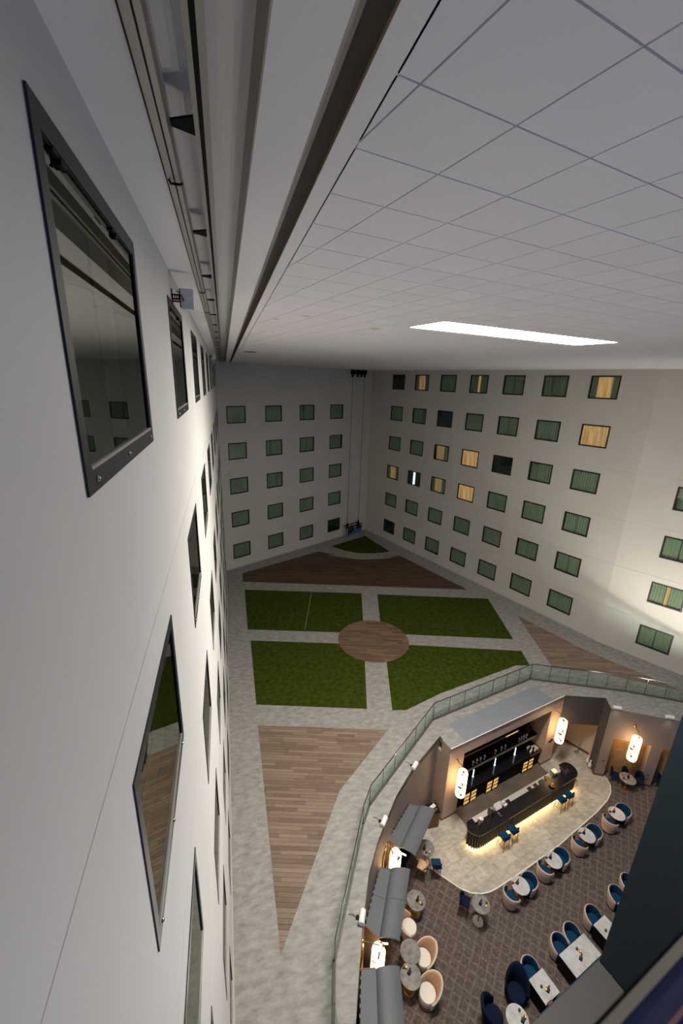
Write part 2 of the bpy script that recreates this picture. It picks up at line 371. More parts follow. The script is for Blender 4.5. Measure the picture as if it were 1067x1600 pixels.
rb.box(-WW / 2, WW / 2, -0.95, -0.93, 0, WH); rb.box(-WW / 2 - .02, -WW / 2, -0.95, -0.16, 0, WH); rb.box(WW / 2, WW / 2 + .02, -0.95, -0.16, 0, WH)
rb.box(-WW / 2, WW / 2, -0.95, -0.16, -0.02, 0); rb.box(-WW / 2, WW / 2, -0.95, -0.16, WH, WH + .02)
RECESS = rb.mesh('room_recess', 'room_dark')
hx = WW / 2 - 0.06
def cm(x0, x1, m): return fold_panel(x0, x1, 0.06, WH - 0.06, -0.085, 0.022).mesh('curtain', m)
CUR = {'full': [cm(-hx, hx, 'curtain_pale')],
       'pair': [cm(-hx, -0.03, 'curtain_pale'), cm(0.03, hx, 'curtain_pale')],
       'gap': [cm(-hx, -0.30, 'curtain_pale'), cm(0.30, hx, 'curtain_pale')],
       'left': [cm(-hx, 0.25, 'curtain_pale')], 'right': [cm(-0.25, hx, 'curtain_pale')],
       'dark': [cm(-hx, hx, 'curtain_dark')],
       'lit': [cm(-hx, hx, 'curtain_lit')],
       'lit_pair': [cm(-hx, -0.42, 'curtain_pale'), cm(-0.42, 0.42, 'curtain_lit'), cm(0.42, hx, 'curtain_pale')],
       'lit_half': [cm(-hx, -0.25, 'curtain_pale'), cm(-0.25, 0.6, 'curtain_dim'), cm(0.6, hx, 'curtain_dark')],
       'lit_dim': [cm(-hx, -0.35, 'curtain_pale'), cm(-0.35, 0.45, 'curtain_dim'), cm(0.45, hx, 'curtain_pale')],
       'lit_strip': [cm(-hx, -0.13, 'curtain_pale'), cm(-0.10, 0.08, 'curtain_lit'), cm(0.12, hx, 'curtain_pale')],
       'lamp': [cm(-hx, -0.1, 'curtain_dark'), cm(-0.05, 0.18, 'lamp_cool'), cm(0.25, hx, 'curtain_dark')],
       'none': []}
WORD = {'full': 'with one closed pale curtain', 'pair': 'with two pale curtains drawn together', 'gap': 'with pale curtains open in the middle', 'left': 'with its curtain pulled half across',
        'right': 'with its curtain pulled to one side', 'dark': 'dark inside', 'lit': 'glowing warm all over', 'lit_pair': 'glowing warm in its middle half', 'lit_half': 'half lit and half dark',
        'lit_dim': 'with a dim warm band', 'lit_strip': 'with a narrow warm strip of light', 'lamp': 'with a cool white lamp inside', 'none': 'mirroring the courtyard'}
ORD = ['first', 'second', 'third', 'fourth', 'fifth', 'sixth', 'seventh', 'eighth', 'ninth']
WN = [0]
def window(P, ang, z, style, mirror, label):
    WN[0] += 1
    r = thing('window_%d' % WN[0], (P[0], P[1], z), ang, label, None, None, 'structure')
    link('window_frame', FRAME_G if mirror else FRAME_B, r); link('window_pane', PANE_L if mirror else PANE_B, r); link('room_recess', RECESS, r)
    for c in CUR[style]: link('curtain', c, r)
    return r
JOINTS = [-0.0, 2.7, 5.7, 8.7, 11.7, 14.7, 18.15]
def wall(name, P0, t, a0, a1, cols, rows, label, ext0=0, ext1=0):
    """P0 + t*a is the wall line; the atrium is to the left of t"""
    ang = math.atan2(t[1], t[0]); T = frame(P0[0], P0[1], ang)
    back = MB(T)
    for z in JOINTS[1:-1]: back.box(a0 - ext0, a1 + ext1, -0.3, -0.010, z - 0.03, z + 0.03)
    back.box(a0 - ext0, a1 + ext1, -0.32, -0.30, -0.3, 18.15)
    root = back.obj(name, 'joint'); tag(root, label, None, None, 'structure')
    holes = sorted((c - WW / 2 + 0.004, c + WW / 2 - 0.004) for c in cols)
    for k in range(len(JOINTS) - 1):
        z0, z1 = JOINTS[k] + (0.005 if k else 0), JOINTS[k + 1] - 0.005
        r = 5 - k; b = MB(T)
        if r in rows and holes:
            zt = WZ0 - 3 * r; zb = zt - WH
            b.box(a0 - ext0, a1 + ext1, -0.28, 0, z0, zb + .004); b.box(a0 - ext0, a1 + ext1, -0.28, 0, zt - .004, z1)
            x = a0 - ext0
            for h0, h1 in holes: b.box(x, h0, -0.28, 0, zb + .004, zt - .004); x = h1
            b.box(x, a1 + ext1, -0.28, 0, zb + .004, zt - .004)
        else: b.box(a0 - ext0, a1 + ext1, -0.28, 0, z0, z1)
        b.obj('wall_panel', 'wall_paint' if name == 'wall_left' else 'wall_paint_beige_dimmed', root)
    return T, ang
def norm(x, y): l = math.hypot(x, y); return (x / l, y / l)
CL, CB, CR = (0.0, 35.409), (15.758, 43.732), (24.394, 19.158)
# left wall (beside the camera): t = (0,-1), start at the corner
Lcols = [35.409 - (1.913 + 0.8825 + 3.745 * k) for k in range(9)]
T, ang = wall('wall_left', CL, (0, -1), 0, 40, Lcols, range(6), 'long off-white wall of mirroring windows beside the viewer', 0.2, 0)
for k, a in enumerate(Lcols):
    for r in range(6):
        P = T((a, 0, 0)); z = WZ0 - 3 * r - WH - 0.02 * 0
        wn = window(P, ang, z, 'none', True, 'mirroring window of the long near wall, %s row from the ceiling, %s from the viewer' % (ORD[r], ORD[k]))
        if k == 0 and r == 0: W1 = wn
        if k < 3:
            MB().box(-WW / 2 + .085, WW / 2 - .085, -0.003, 0.012, 0.10, 0.116).obj('sill_bead', 'silver_bead', wn, local=True)
        if k < 2 and r < 2:
            for x in (-.72, 0.06, .74):
                MB().lathe([(0.012, 0), (0.014, 0.006), (0.009, 0.014), (0.004, 0.016)], (0, 0, 0), 10).obj('frame_bolt', 'steel', wn, local=True, smooth=True)
                o = wn.children[-1] if False else [c for c in wn.children if c.name.startswith('frame_bolt')][-1]
                o.rotation_euler = (-PI / 2, 0, 0); o.location = (x, 0.009, 0.052)
            for x in (0.60, -0.30):
                hb = MB(); hb.box(x - 0.10, x + 0.10, -0.003, 0.012, WH - 0.112, WH - 0.096); hb.box(x - 0.03, x + 0.03, -0.003, 0.016, WH - 0.130, WH - 0.100)
                hb.obj('window_latch', 'black', wn, local=True, bevel=0.004)
            gk = ring(MB(), WW - 0.166, WH - 0.19, 0.010, -0.003, 0.004); gk.v = [(x, y, z + 0.10) for x, y, z in gk.v]
            gk.obj('gasket', 'black', wn, local=True)
# back left wall
tB = norm(CL[0] - CB[0], CL[1] - CB[1]); LB = math.hypot(CL[0] - CB[0], CL[1] - CB[1])
alongB = lambda x, y: (x - CB[0]) * tB[0] + (y - CB[1]) * tB[1]
bc = [((10.578 + 12.151) / 2, (40.996 + 41.827) / 2), ((7.259 + 8.806) / 2, (39.243 + 40.06) / 2), ((3.939 + 5.479) / 2, (37.489 + 38.303) / 2), ((0.679 + 2.231) / 2, (35.767 + 36.587) / 2)]
Bcols = [alongB(*p) for p in bc]
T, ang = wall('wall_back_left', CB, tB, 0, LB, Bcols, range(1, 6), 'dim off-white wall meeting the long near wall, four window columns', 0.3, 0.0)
stB = {(0, 5): 'dark', (0, 2): 'right', (2, 3): 'gap', (3, 1): 'full', (2, 1): 'full', (1, 1): 'left', (2, 2): 'left', (1, 5): 'pair'}
for k, a in enumerate(Bcols):
    for r in range(1, 6):
        st = stB.get((k, r), random.choice(['full', 'full', 'pair', 'full']))
        window(T((a, 0, 0)), ang, WZ0 - 3 * r - WH, st, False, 'window %s, %s row above the paving, %s column from the cradle corner' % (WORD[st], ORD[5 - r], ORD[k]))
# back right wall
tR = norm(CB[0] - CR[0], CB[1] - CR[1]); LR = math.hypot(CB[0] - CR[0], CB[1] - CR[1])
alongR = lambda x, y: (x - CR[0]) * tR[0] + (y - CR[1]) * tR[1]
rc = [((16.851 + 17.435) / 2, (40.62 + 38.959) / 2), ((17.901 + 18.483) / 2, (37.634 + 35.977) / 2), ((18.957 + 19.526) / 2, (34.628 + 33.011) / 2), ((20.009 + 20.587) / 2, (31.635 + 29.992) / 2),
      ((21.048 + 21.632) / 2, (28.679 + 27.016) / 2), ((22.105 + 22.681) / 2, (25.673 + 24.032) / 2), ((23.152 + 23.732) / 2, (22.694 + 21.042) / 2)]
Rcols = [alongR(*p) for p in rc]
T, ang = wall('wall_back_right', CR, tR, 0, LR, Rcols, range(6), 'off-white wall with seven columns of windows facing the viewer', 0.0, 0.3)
stR = {(0, 0): 'dark', (1, 0): 'lit_dim', (3, 0): 'lit_strip', (5, 0): 'gap', (6, 0): 'lit_pair', (1, 1): 'right', (2, 1): 'dark', (6, 1): 'lit', (2, 2): 'lit_half', (3, 2): 'lit', (4, 2): 'dark',
       (0, 3): 'lit_dim', (1, 3): 'lamp', (2, 3): 'lit_dim', (3, 3): 'lit', (6, 3): 'pair', (2, 5): 'right', (0, 5): 'dark', (5, 2): 'left', (6, 4): 'pair'}
for k, a in enumerate(Rcols):
    for r in range(6):
        st = stR.get((k, r), random.choice(['full', 'full', 'pair', 'full']))
        window(T((a, 0, 0)), ang, WZ0 - 3 * r - WH, st, False, 'window %s, %s row from the ceiling, column %s from the cradle corner on the seven-column wall' % (WORD[st], ORD[r], ORD[k]))
# right wall
dR = norm(0.488, -0.873); ER = (CR[0] + dR[0] * 16, CR[1] + dR[1] * 16); tR2 = (-dR[0], -dR[1])
acR = lambda x, y: (x - ER[0]) * tR2[0] + (y - ER[1]) * tR2[1]
c0 = acR((25.41 + 26.283) / 2, (17.341 + 15.778) / 2)
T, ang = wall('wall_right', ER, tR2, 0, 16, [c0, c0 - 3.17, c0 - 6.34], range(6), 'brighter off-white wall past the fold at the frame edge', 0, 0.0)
stX = {4: 'lit_strip', 3: 'pair', 2: 'left', 5: 'pair'}
for j in range(3):
    for r in range(6):
        st = stX.get(r, 'full') if j == 0 else 'full'
        window(T((c0 - 3.17 * j, 0, 0)), ang, WZ0 - 3 * r - WH, st, False, 'window %s past the wall fold, %s row from the ceiling, %s from the fold' % (WORD[st], ORD[r], ORD[j]))

# ---------------------------------------------------------------- ceiling
def cbox(x0, x1, z0, z1, y0=-3, y1=36.2): return MB().box(x0, x1, y0, y1, z0, z1)
ceil = cbox(0.0, 0.345, ZC - 0.012, ZC + 0.3, -3, 6.15); ceil.box(0.0, 0.345, 6.15, 36.0, ZC, ZC + 0.3)
ceil.box(0.30, 0.86, -3, 36.4, ZC + 0.31, ZC + 0.4); ceil.box(0.804, 1.10, -3, 36.6, ZC, ZC + 0.4)
ceil.box(1.06, 1.30, -3, 36.6, ZC + 0.23, ZC + 0.4); ceil.box(1.23, 1.37, -3, 36.6, ZC, ZC + 0.4)
ceil.box(1.30, 40, -6, 46, ZC + 0.022, ZC + 0.4)
CE = tag(ceil.obj('ceiling', 'ceiling_paint'), 'white ceiling over the whole courtyard, with two long slots', None, None, 'structure')
MB().box(0.803, 0.812, -3, 36.4, ZC - 0.004, ZC + 0.31).obj('slot_lining', 'olive_metal', CE)
MB().box(1.224, 1.236, -3, 36.4, ZC - 0.003, ZC + 0.23).obj('slot_lining', 'bronze', CE)
MB().box(1.09, 1.102, -3, 36.4, ZC - 0.003, ZC + 0.23).obj('slot_lining', 'olive_metal', CE)
s = 0.605; ca, sa = math.cos(A_C), math.sin(A_C); G0 = (2.074, 2.284)
room = [(1.36, -2), (1.36, 36.20), (15.80, 43.80), (24.42, 19.15), (31.4, 6.6), (29, -2)]
panel_cells = {(i, j) for i in range(7, 17) for j in range(9, 11)}
tiles = []
for i in range(-60, 60):
    for j in range(-20, 80):
        if (i, j) in panel_cells: continue
        g = 0.006; sq = []
        for di, dj in ((g, g), (s - g, g), (s - g, s - g), (g, s - g)):
            x, y = i * s + di, j * s + dj; sq.append((G0[0] + ca * x - sa * y, G0[1] + sa * x + ca * y))
        cx_, cy_ = sq[0][0] + .3, sq[0][1] + .3
        if not (0 < cx_ < 31 and -3 < cy_ < 45): continue
        p = clip_convex(room, sq)
        if p and area(p) > 0.0002: tiles.append((math.hypot(cx_ - 0.58, cy_), p, cx_, cy_))
tiles.sort(key=lambda t: t[0])
fv = lambda x, y: (Vector((x, y, ZC)) - Vector((0.58, 0, 16.43)))
near, far = [], []
for d, p, x, y in tiles:
    vv = fv(x, y); dep = vv.dot(CF)
    vis = dep > 0.2 and abs(vv.dot(CX)) / dep < 0.9 and abs(vv.dot(CU)) / dep < 1.4
    (near if (vis and len(near) < 270) else far).append(p)
for p in near: MB().prism(p, ZC, ZC + 0.020).obj('ceiling_tile', 'tile_single', CE)
fb = MB()
for p in far: fb.prism(p, ZC, ZC + 0.020)
tag(fb.obj('ceiling_tile_field', 'tile_field', CE), None, kind='stuff')
for x, y, r_ in ((2.27, 9.16, .10), (1.75, 9.9, .07), (4.19, 10.4, .13)):
    MB().prism([(x + r_ * (1 + .5 * math.sin(3.1 * k)) * math.cos(k * PI / 6), y + r_ * .8 * (1 + .4 * math.cos(2.3 * k)) * math.sin(k * PI / 6)) for k in range(12)], ZC - .0015, ZC + .001).obj('damp_stain', 'stain', CE)
# luminous panel
q = [(7, 9), (17, 9), (17, 11), (7, 11)]
pq = []
for i, j in q:
    x, y = i * s, j * s; pq.append((G0[0] + ca * x - sa * y, G0[1] + sa * x + ca * y))
LP = thing('light_panel', (pq[0][0], pq[0][1], ZC), 0, 'long white luminous panel set in the tiled ceiling', 'ceiling light')
MB().prism(pq, ZC + 0.004, ZC + 0.016).obj('diffuser', 'emit_panel', LP)
fr = MB(frame(pq[0][0], pq[0][1], A_C, ZC)); fr.box(0, 10 * s, -0.012, 0.0, -0.004, 0.02); fr.box(0, 10 * s, 2 * s, 2 * s + .012, -0.004, 0.02); fr.box(-.012, 0, -.012, 2 * s + .012, -.004, .02); fr.box(10 * s, 10 * s + .012, -.012, 2 * s + .012, -.004, .02)
fr.obj('panel_frame', 'white_metal', LP)
ld_ = bpy.data.lights.new('panel_down_fill', 'AREA'); ld_.shape = 'RECTANGLE'; ld_.size = 10 * s; ld_.size_y = 2 * s; ld_.energy = DOWN_FILL_W; ld_.color = (1.0, 0.94, 0.84); ld_.spread = math.radians(105)  # extra area light, added to concentrate light on the floor below
lo_ = bpy.data.objects.new('panel_down_fill', ld_); COL.objects.link(lo_); lo_.parent = LP
pc = ((pq[0][0] + pq[2][0]) / 2, (pq[0][1] + pq[2][1]) / 2); lo_.location = (pc[0] - pq[0][0], pc[1] - pq[0][1], -0.006); lo_.rotation_euler = (0, 0, A_C)
# track rails in the first slot
TR = thing('cradle_track', (0.33, 16, ZC), 0, 'pair of long aluminium rails in the slot along the near wall', 'rail')
tl = MB(); tl.box(0.288, 0.330, -3, 35.6, ZC - 0.03, ZC + 0.09); tl.box(0.338, 0.366, -3, 35.6, ZC - 0.022, ZC + 0.09)
tl.box(0.330, 0.338, -3, 35.6, ZC + 0.02, ZC + 0.09); tl.obj('rail', 'aluminium', TR)
MB().box(0.284, 0.290, -3, 35.6, ZC - 0.036, ZC + 0.03).obj('rail_edge', 'black', TR)
MB().box(0.3305, 0.3375, -3, 35.6, ZC - 0.018, ZC + 0.018).obj('rail_groove', 'black', TR)
tr = MB(); tr.box(0.500, 0.524, -3, 35.6, ZC - 0.02, ZC + 0.09); tr.box(0.548, 0.580, -3, 35.6, ZC - 0.02, ZC + 0.09); tr.box(0.524, 0.548, -3, 35.6, ZC + 0.03, ZC + 0.09)
tr.obj('rail', 'olive_metal', TR)
MB().box(0.5245, 0.5475, -3, 35.6, ZC - 0.004, ZC + 0.028).obj('rail_groove', 'black', TR)
for k in range(17):
    y = 1.16 + 1.96 * k
    if y > 35: break
    MB().prism([(0.345, y + 0.04), (0.345, y - 0.01), (0.500, y - 0.10), (0.500, y + 0.115)], ZC + 0.135, ZC + 0.147).obj('track_bracket', 'black', TR)
    MB().box(0.34, 0.36, y - 0.02, y + 0.03, ZC + 0.08, ZC + 0.12).obj('bracket_foot', 'black', TR)
for y in (3.45, 7.25, 9.3):
    MB().tube([(0.30, y, ZC - 0.03), (0.31, y, ZC - 0.05), (0.365, y, ZC - 0.05), (0.375, y + .005, ZC - 0.045), (0.378, y + .06, ZC - 0.02)], 0.008, 6).obj('rail_clip', 'black', TR)
vent = tag(MB().prism([(1.60, 21.9), (1.85, 21.4), (2.15, 21.5), (1.9, 22.0)], ZC - 0.02, ZC + 0.002).obj('ceiling_slot_cover', 'pot_dark'), 'small dark cover in the ceiling beside the second slot, far end', 'vent')

# white boxes on brackets along the left wall
def beacon(y, lab):
    r = thing('wall_beacon', (0, y, 17.39), 0, lab, 'sensor', 'white boxes on brackets high on the long wall')
    MB().box(0.105, 0.262, y, y + 0.11, 17.27, 17.51).obj('beacon_case', 'white_metal', r, bevel=0.008)
    b = MB(); b.box(-0.0, 0.006, y - .01, y + 0.09, 17.30, 17.50)
    b.box(0.0, 0.10, y, y + .02, 17.425, 17.44); b.box(0.0, 0.10, y, y + .02, 17.375, 17.39)
    for x in (0.006, 0.032, 0.055, 0.080): b.box(x, x + .012, y, y + .02, 17.375, 17.44)
    b.box(0.094, 0.106, y - .004, y + .05, 17.29, 17.50); b.obj('bracket', 'black', r)
    MB().box(0.004, 0.092, y - .002, y + .018, 17.345, 17.366).obj('red_strap', 'red_paint', r)
    MB().tube([(0.065, y - .012, 17.475), (0.09, y - .02, 17.455), (0.12, y - .022, 17.42), (0.135, y - .022, 17.385)], 0.008, 6).obj('red_lever', 'red_paint', r)
    MB().lathe([(0.010, -.012), (.013, 0), (.010, .012)], (0.137, y - .022, 17.375), 10).obj('lever_knob', 'red_paint', r)
beacon(6.2, 'white box on a black bracket with red lever, nearest of the boxes under the ceiling')
beacon(21.5, 'small white box on a black bracket halfway down the long wall under the ceiling')
beacon(33.5, 'tiny white box near the far end of the long wall under the ceiling')

# window-cleaning cradle in the corner
ub = (-tB[0], -tB[1]); angB = math.atan2(ub[1], ub[0])
GR = thing('cleaning_cradle', (12.95, 41.52, 0), angB, 'grey and blue window-cleaning cradle standing in the far corner', 'cradle')
g = MB(); L_, D_, H_ = 2.35, 0.62, 1.18
g.box(0, L_, 0, D_, 0.06, 0.12)
g.obj('platform', 'cradle_grey', GR, local=True)
for x in (0.1, 2.05): MB().box(x, x + .2, 0.05, D_ - .05, 0.0, 0.06).obj('foot', 'black', GR, local=True)
for x in (0, 1.15, 2.25):
    for y in (0, D_ - .05): MB().box(x, x + .09 if x != 1.15 else x + .14, y, y + .05, 0.12, H_).obj('post', 'cradle_grey', GR, local=True)
for y in (-.01, D_ - .05):
    MB().box(-.02, L_ + .02, y, y + .06, H_ - .02, H_ + .07).obj('top_rail', 'black', GR, local=True)
MB().box(0.09, 1.15, 0.005, 0.03, 0.13, 1.05).obj('mesh_panel', 'pot_dark', GR, local=True); MB().box(1.29, 2.25, 0.005, 0.03, 0.13, 1.05).obj('mesh_panel', 'pot_dark', GR, local=True)
MB().prism([(0, 0), (1, 0), (1, 1)], 0, 1) if False else None
bs = MB(); bs.add([(0.2, -.004, .16), (2.2, -.004, .16), (2.2, -.004, .62), (1.3, -.004, .72), (0.85, -.004, .5), (0.2, -.004, .3)] + [(0.2, .004, .16), (2.2, .004, .16), (2.2, .004, .62), (1.3, .004, .72), (0.85, .004, .5), (0.2, .004, .3)],
       [(0, 1, 2, 3, 4, 5), (11, 10, 9, 8, 7, 6)] + [(i, (i + 1) % 6, 6 + (i + 1) % 6, 6 + i) for i in range(6)])
bs.obj('blue_banner', 'cradle_blue', GR, local=True)
for x in (0.28, 2.0):
    hh = MB(); hh.box(x - .1, x + .12, .2, .42, H_ - .3, H_ + .2); hh.lathe([(.12, 0), (.06, .2), (.02, .45)], (x, .3, H_ + .15), 10)
    hh.obj('hoist', 'black', GR, local=True, bevel=0.01)
    MB().cyl((x, .3, 0), 0.016, H_ + .5, 17.05, 6).obj('cable', 'black', GR, local=True)
tg = MB(); tg.box(0.1, 2.2, .25, .38, 17.25, 17.42); tg.obj('trolley_beam', 'black', GR, local=True)
for x in (0.28, 1.0, 1.5, 2.0):
    tb = MB(); tb.box(x - .16, x + .16, .15, .45, 17.3, 17.69); tb.box(x - .06, x + .06, .22, .4, 17.0, 17.3); tb.obj('trolley', 'black', GR, local=True, bevel=0.01)

# ---------------------------------------------------------------- courtyard floor
RIM = [(2.75, -3), (3.10, 6.0), (3.62, 7.3), (3.97, 8.09), (4.64, 9.44), (5.32, 10.4), (5.77, 10.9), (6.67, 11.9), (7.86, 12.92), (10.0, 14.32), bw(0, 0), bw(8.33, 0), (20.38, 14.53), (19.99, 13.80), (22.80, 12.25), (28.5, 9.1)]
RE = (CR[0] + dR[0] * 15.5, CR[1] + dR[1] * 15.5)
deck = [(0.0, -3), (0.0, 35.409), (15.758, 43.732), (24.394, 19.158), RE]
poly = [deck[0]] + RIM + [RE, (24.394, 19.158), (15.758, 43.732), (0.0, 35.409)]
FL = tag(MB().prism(poly, -0.30, 0.0).obj('floor', 'paving'), 'grey streaked stone paving of the upper courtyard', None, None, 'structure')
e1 = (math.cos(A_F), math.sin(A_F)); CC = (9.43, 22.62); CRAD = 2.37
def planks(polyg, single, wdt=0.145, seed=1, name='plank', root=None, m='plank_field'):
    rng = random.Random(seed); T = frame(0, 0, A_F); inv = frame(0, 0, -A_F)
    lp = [inv((x, y, 0)) for x, y in polyg]; ys = [p[1] for p in lp]; xs = [p[0] for p in lp]
    y = min(ys); out = []; big = MB()
    while y < max(ys):
        x = min(xs) - rng.random() * 1.8
        while x < max(xs):
            ln = rng.choice((0.8, 1.1, 1.4, 1.7)); g = 0.004
            c = [T(p)[:2] for p in ((x + g, y + g, 0), (x + ln - g, y + g, 0), (x + ln - g, y + wdt - g, 0), (x + g, y + wdt - g, 0))]
            p = clip_convex(polyg, c)
            if p and area(p) > 0.004:
                if single: MB().prism(p, 0.004, 0.016 + rng.random() * .002).obj(name, 'plank_single', root)
                else: big.prism(p, 0.004, 0.016 + rng.random() * .002)
            x += ln
        y += wdt
    if not single: tag(big.obj('plank_field', m, root), None, kind='stuff')
def wood_deck(polyg, single, seed, label, m='plank_field'):
    r = MB().prism(polyg, 0.0005, 0.005).obj('wood_inlay', 'deck_base', FL); r['label'] = label
    planks(polyg, single, seed=seed, root=r, m=m)
wood_deck([(1.39, 17.02), (1.39, 8.05), (4.44, 12.71), (7.60, 15.26)], True, 3, 'brown plank inlay nearest the viewer, beside the long wall')
wood_deck(arc(CC[0], CC[1], CRAD, 0, 2 * PI * 47 / 48, 47), False, 4, 'round brown plank inlay at the crossing of the paths', 'plank_round')
oarc = [(9.25, 38.10), (9.9, 37.1), (11.0, 36.2), (12.6, 35.5), (14.3, 35.2), (15.6, 35.25), (16.75, 35.75)]
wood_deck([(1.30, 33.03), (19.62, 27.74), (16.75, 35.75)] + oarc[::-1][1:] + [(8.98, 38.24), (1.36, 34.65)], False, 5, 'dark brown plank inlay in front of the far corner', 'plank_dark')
wood_deck([(21.15, 23.16), (19.36, 17.47), (21.95, 16.30), (25.30, 13.95), (22.78, 18.45)], False, 6, 'long brown plank wedge along the right wall')
GZ = 0.022
def lawn(polyg, label):
    return tag(MB().prism(polyg, 0.0005, GZ).obj('artificial_lawn', 'grass'), label, 'lawn', 'artificial lawn patches of the courtyard', 'stuff')
def cang(x, y): return math.atan2(y - CC[1], x - CC[0])
def carc(p0, p1, n=10):
    a0, a1 = cang(*p0), cang(*p1)
    while a1 - a0 > PI: a1 -= 2 * PI
    while a1 - a0 < -PI: a1 += 2 * PI
    return arc(CC[0], CC[1], CRAD + 0.01, a0, a1, n)
lawn([(1.41, 31.50), (1.35, 25.68)] + carc((7.34, 24.04), (9.47, 25.05)) + [(10.61, 28.93)], 'green lawn rectangle with a seam line, by the long wall at the far side')
lawn([(11.84, 28.51)] + carc((10.68, 24.69), (11.74, 22.75)) + [(18.85, 20.61), (20.44, 25.94)], 'green lawn patch toward the seven-column window wall')
lawn([(1.46, 24.30), (1.42, 18.47), (7.04, 16.83)] + carc((8.15, 20.60), (6.95, 22.72)), 'brighter green lawn square by the long wall, nearer the viewer')
lawn([(9.47, 20.25), (8.32, 16.44), (9.04, 16.27), (11.4, 16.98), (17.23, 18.14), (18.06, 17.92), (18.50, 19.31)] + carc((11.55, 21.55), (9.47, 20.25)), 'bright green lawn patch bordering the glass balustrade')
lawn([(10.65, 39.37), (11.7, 38.0), (12.9, 37.1), (14.3, 36.75), (15.3, 36.72), (16.17, 36.88), (15.1, 41.63)], 'dark green quarter-round lawn in the far corner under the cradle')
sm = MB(); a_, b_ = (6.634, 29.90), (5.157, 24.75); sm.prism([(a_[0] - .02, a_[1]), (a_[0] + .02, a_[1]), (b_[0] + .02, b_[1]), (b_[0] - .02, b_[1])], 0.001, GZ + .004)
tag(sm.obj('lawn_seam', 'seam_tape'), 'pale seam line across the lawn rectangle by the far side', 'strip')
b2 = MB(); b2.prism([(1.41, 31.5), (1.43, 31.5), (1.37, 25.7), (1.35, 25.7)], GZ - .001, GZ)
# skirting trims
def skirt(name, A, B, label):
    t = norm(B[0] - A[0], B[1] - A[1]); n = (t[1], -t[0])
    tag(MB().prism([A, B, (B[0] + n[0] * .03, B[1] + n[1] * .03), (A[0] + n[0] * .03, A[1] + n[1] * .03)], 0.0, 0.10).obj(name, 'joint'), label, None, None, 'structure')
skirt('baseboard_left', (0, 0), CL, 'low grey skirting under the long near wall'); skirt('baseboard_back', CL, CB, 'low grey skirting under the four-column wall'); skirt('baseboard_right', CB, CR, 'low grey skirting under the seven-column wall')
# grey membrane on the bar roof
tag(MB().prism([bw(0.93, 0.03), bw(7.42, 0.03), (17.03, 16.28), (10.79, 14.90)], 0.0005, 0.012).obj('trim_1', 'membrane'), 'blue-grey roof membrane above the bar', None, None, 'structure')
tag(MB(BF).box(0, 8.33, -0.02, 0.02, -0.03, 0.006).obj('trim_2', 'white_metal'), 'thin pale edge strip along the bar roof', None, None, 'structure')

# ---------------------------------------------------------------- glass balustrade
BAL = [(2.35, 3.2), (2.56, 6.2), (2.90, 7.49), (4.97, 11.12), (5.47, 11.80), (10.10, 15.32), (17.2, 16.84), (21.92, 14.71), (24.44, 13.24), (28.6, 10.9)]
BR_ = thing('glass_balustrade', (10.1, 15.32, 0), 0, 'green-tinted glass balustrade around the lounge opening', 'balustrade')
def along(pts, d):
    for a, b in zip(pts[:-1], pts[1:]):
        L = math.hypot(b[0] - a[0], b[1] - a[1])
        if d <= L: return (a[0] + (b[0] - a[0]) * d / L, a[1] + (b[1] - a[1]) * d / L)
        d -= L
    return pts[-1]
for a, b in zip(BAL[:-1], BAL[1:]):
    L = math.hypot(b[0] - a[0], b[1] - a[1]); n = max(1, round(L / 1.03)) if L < 6 or a == BAL[4] or a == BAL[5] else round(L / 1.03)
    t = norm(b[0] - a[0], b[1] - a[1]); ang_ = math.atan2(t[1], t[0]); T = frame(a[0], a[1], ang_)
    for k in range(n):
        x0, x1 = L * k / n + 0.008, L * (k + 1) / n - 0.008
        MB(T).box(x0, x1, -0.006, 0.006, 0.05, 1.06).obj('glass_pane', 'rail_glass', BR_)
        MB(T).box(x1 - .002, x1 + .018, -0.010, 0.010, 0.05, 1.06).obj('pane_joint', 'pot_dark', BR_)
    MB(T).box(-0.02, L + .02, -0.016, 0.016, 1.06, 1.085).obj('handrail', 'pot_dark', BR_)
    MB(T).box(-0.03, L + .03, -0.045, 0.045, 0.0, 0.075).obj('base_shoe', 'shoe_grey', BR_)

# ---------------------------------------------------------------- lounge shell
MB().box(2, 34, -4, 22, ZL - .3, ZL)
FLO = tag(MB().box(2.0, 34, -4, 19, ZL - 0.2, ZL).obj('floor_lounge', 'carpet'), 'grey-brown carpet with a diamond lattice in the sunken lounge', None, None, 'structure')
mpoly = [bw(0.0, 0.35), (8.9, 13.35), (8.02, 12.55), (8.18, 12.17), (8.98, 11.26), (9.55, 10.60), (9.9, 10.35), (10.29, 10.22), (10.7, 10.19), (11.1, 10.23), (12.46, 10.49), (15.08, 11.06), (18.3, 11.96), (19.44, 12.37), (20.0, 12.68), (20.35, 13.05), (20.5, 13.45), (20.45, 13.66), (19.99, 13.86), (20.38, 14.53), (21.2, 15.0), (20.1, 16.3), (18.2, 16.2), bw(8.33, 0.3)]
MF = MB().prism(mpoly, ZL - 0.002, ZL + 0.012).obj('floor_marble', 'marble_base'); tag(MF, 'pale cream marble floor island around the bar', None, None, 'structure')
ms = 0.60
for i in range(-6, 20):
    for j in range(-10, 8):
        off = 0.3 if j % 2 else 0.0
        c = [BF((i * ms + off + dx, j * ms + dy, 0))[:2] for dx, dy in ((.004, .004), (ms - .004, .004), (ms - .004, ms - .004), (.004, ms - .004))]
        p = clip_convex(mpoly, c)
        if p and area(p) > 0.01: MB().prism(p, ZL + 0.011, ZL + 0.019).obj('marble_tile', 'marble_tile', MF)
edge = mpoly[3:18]; eb = MB()
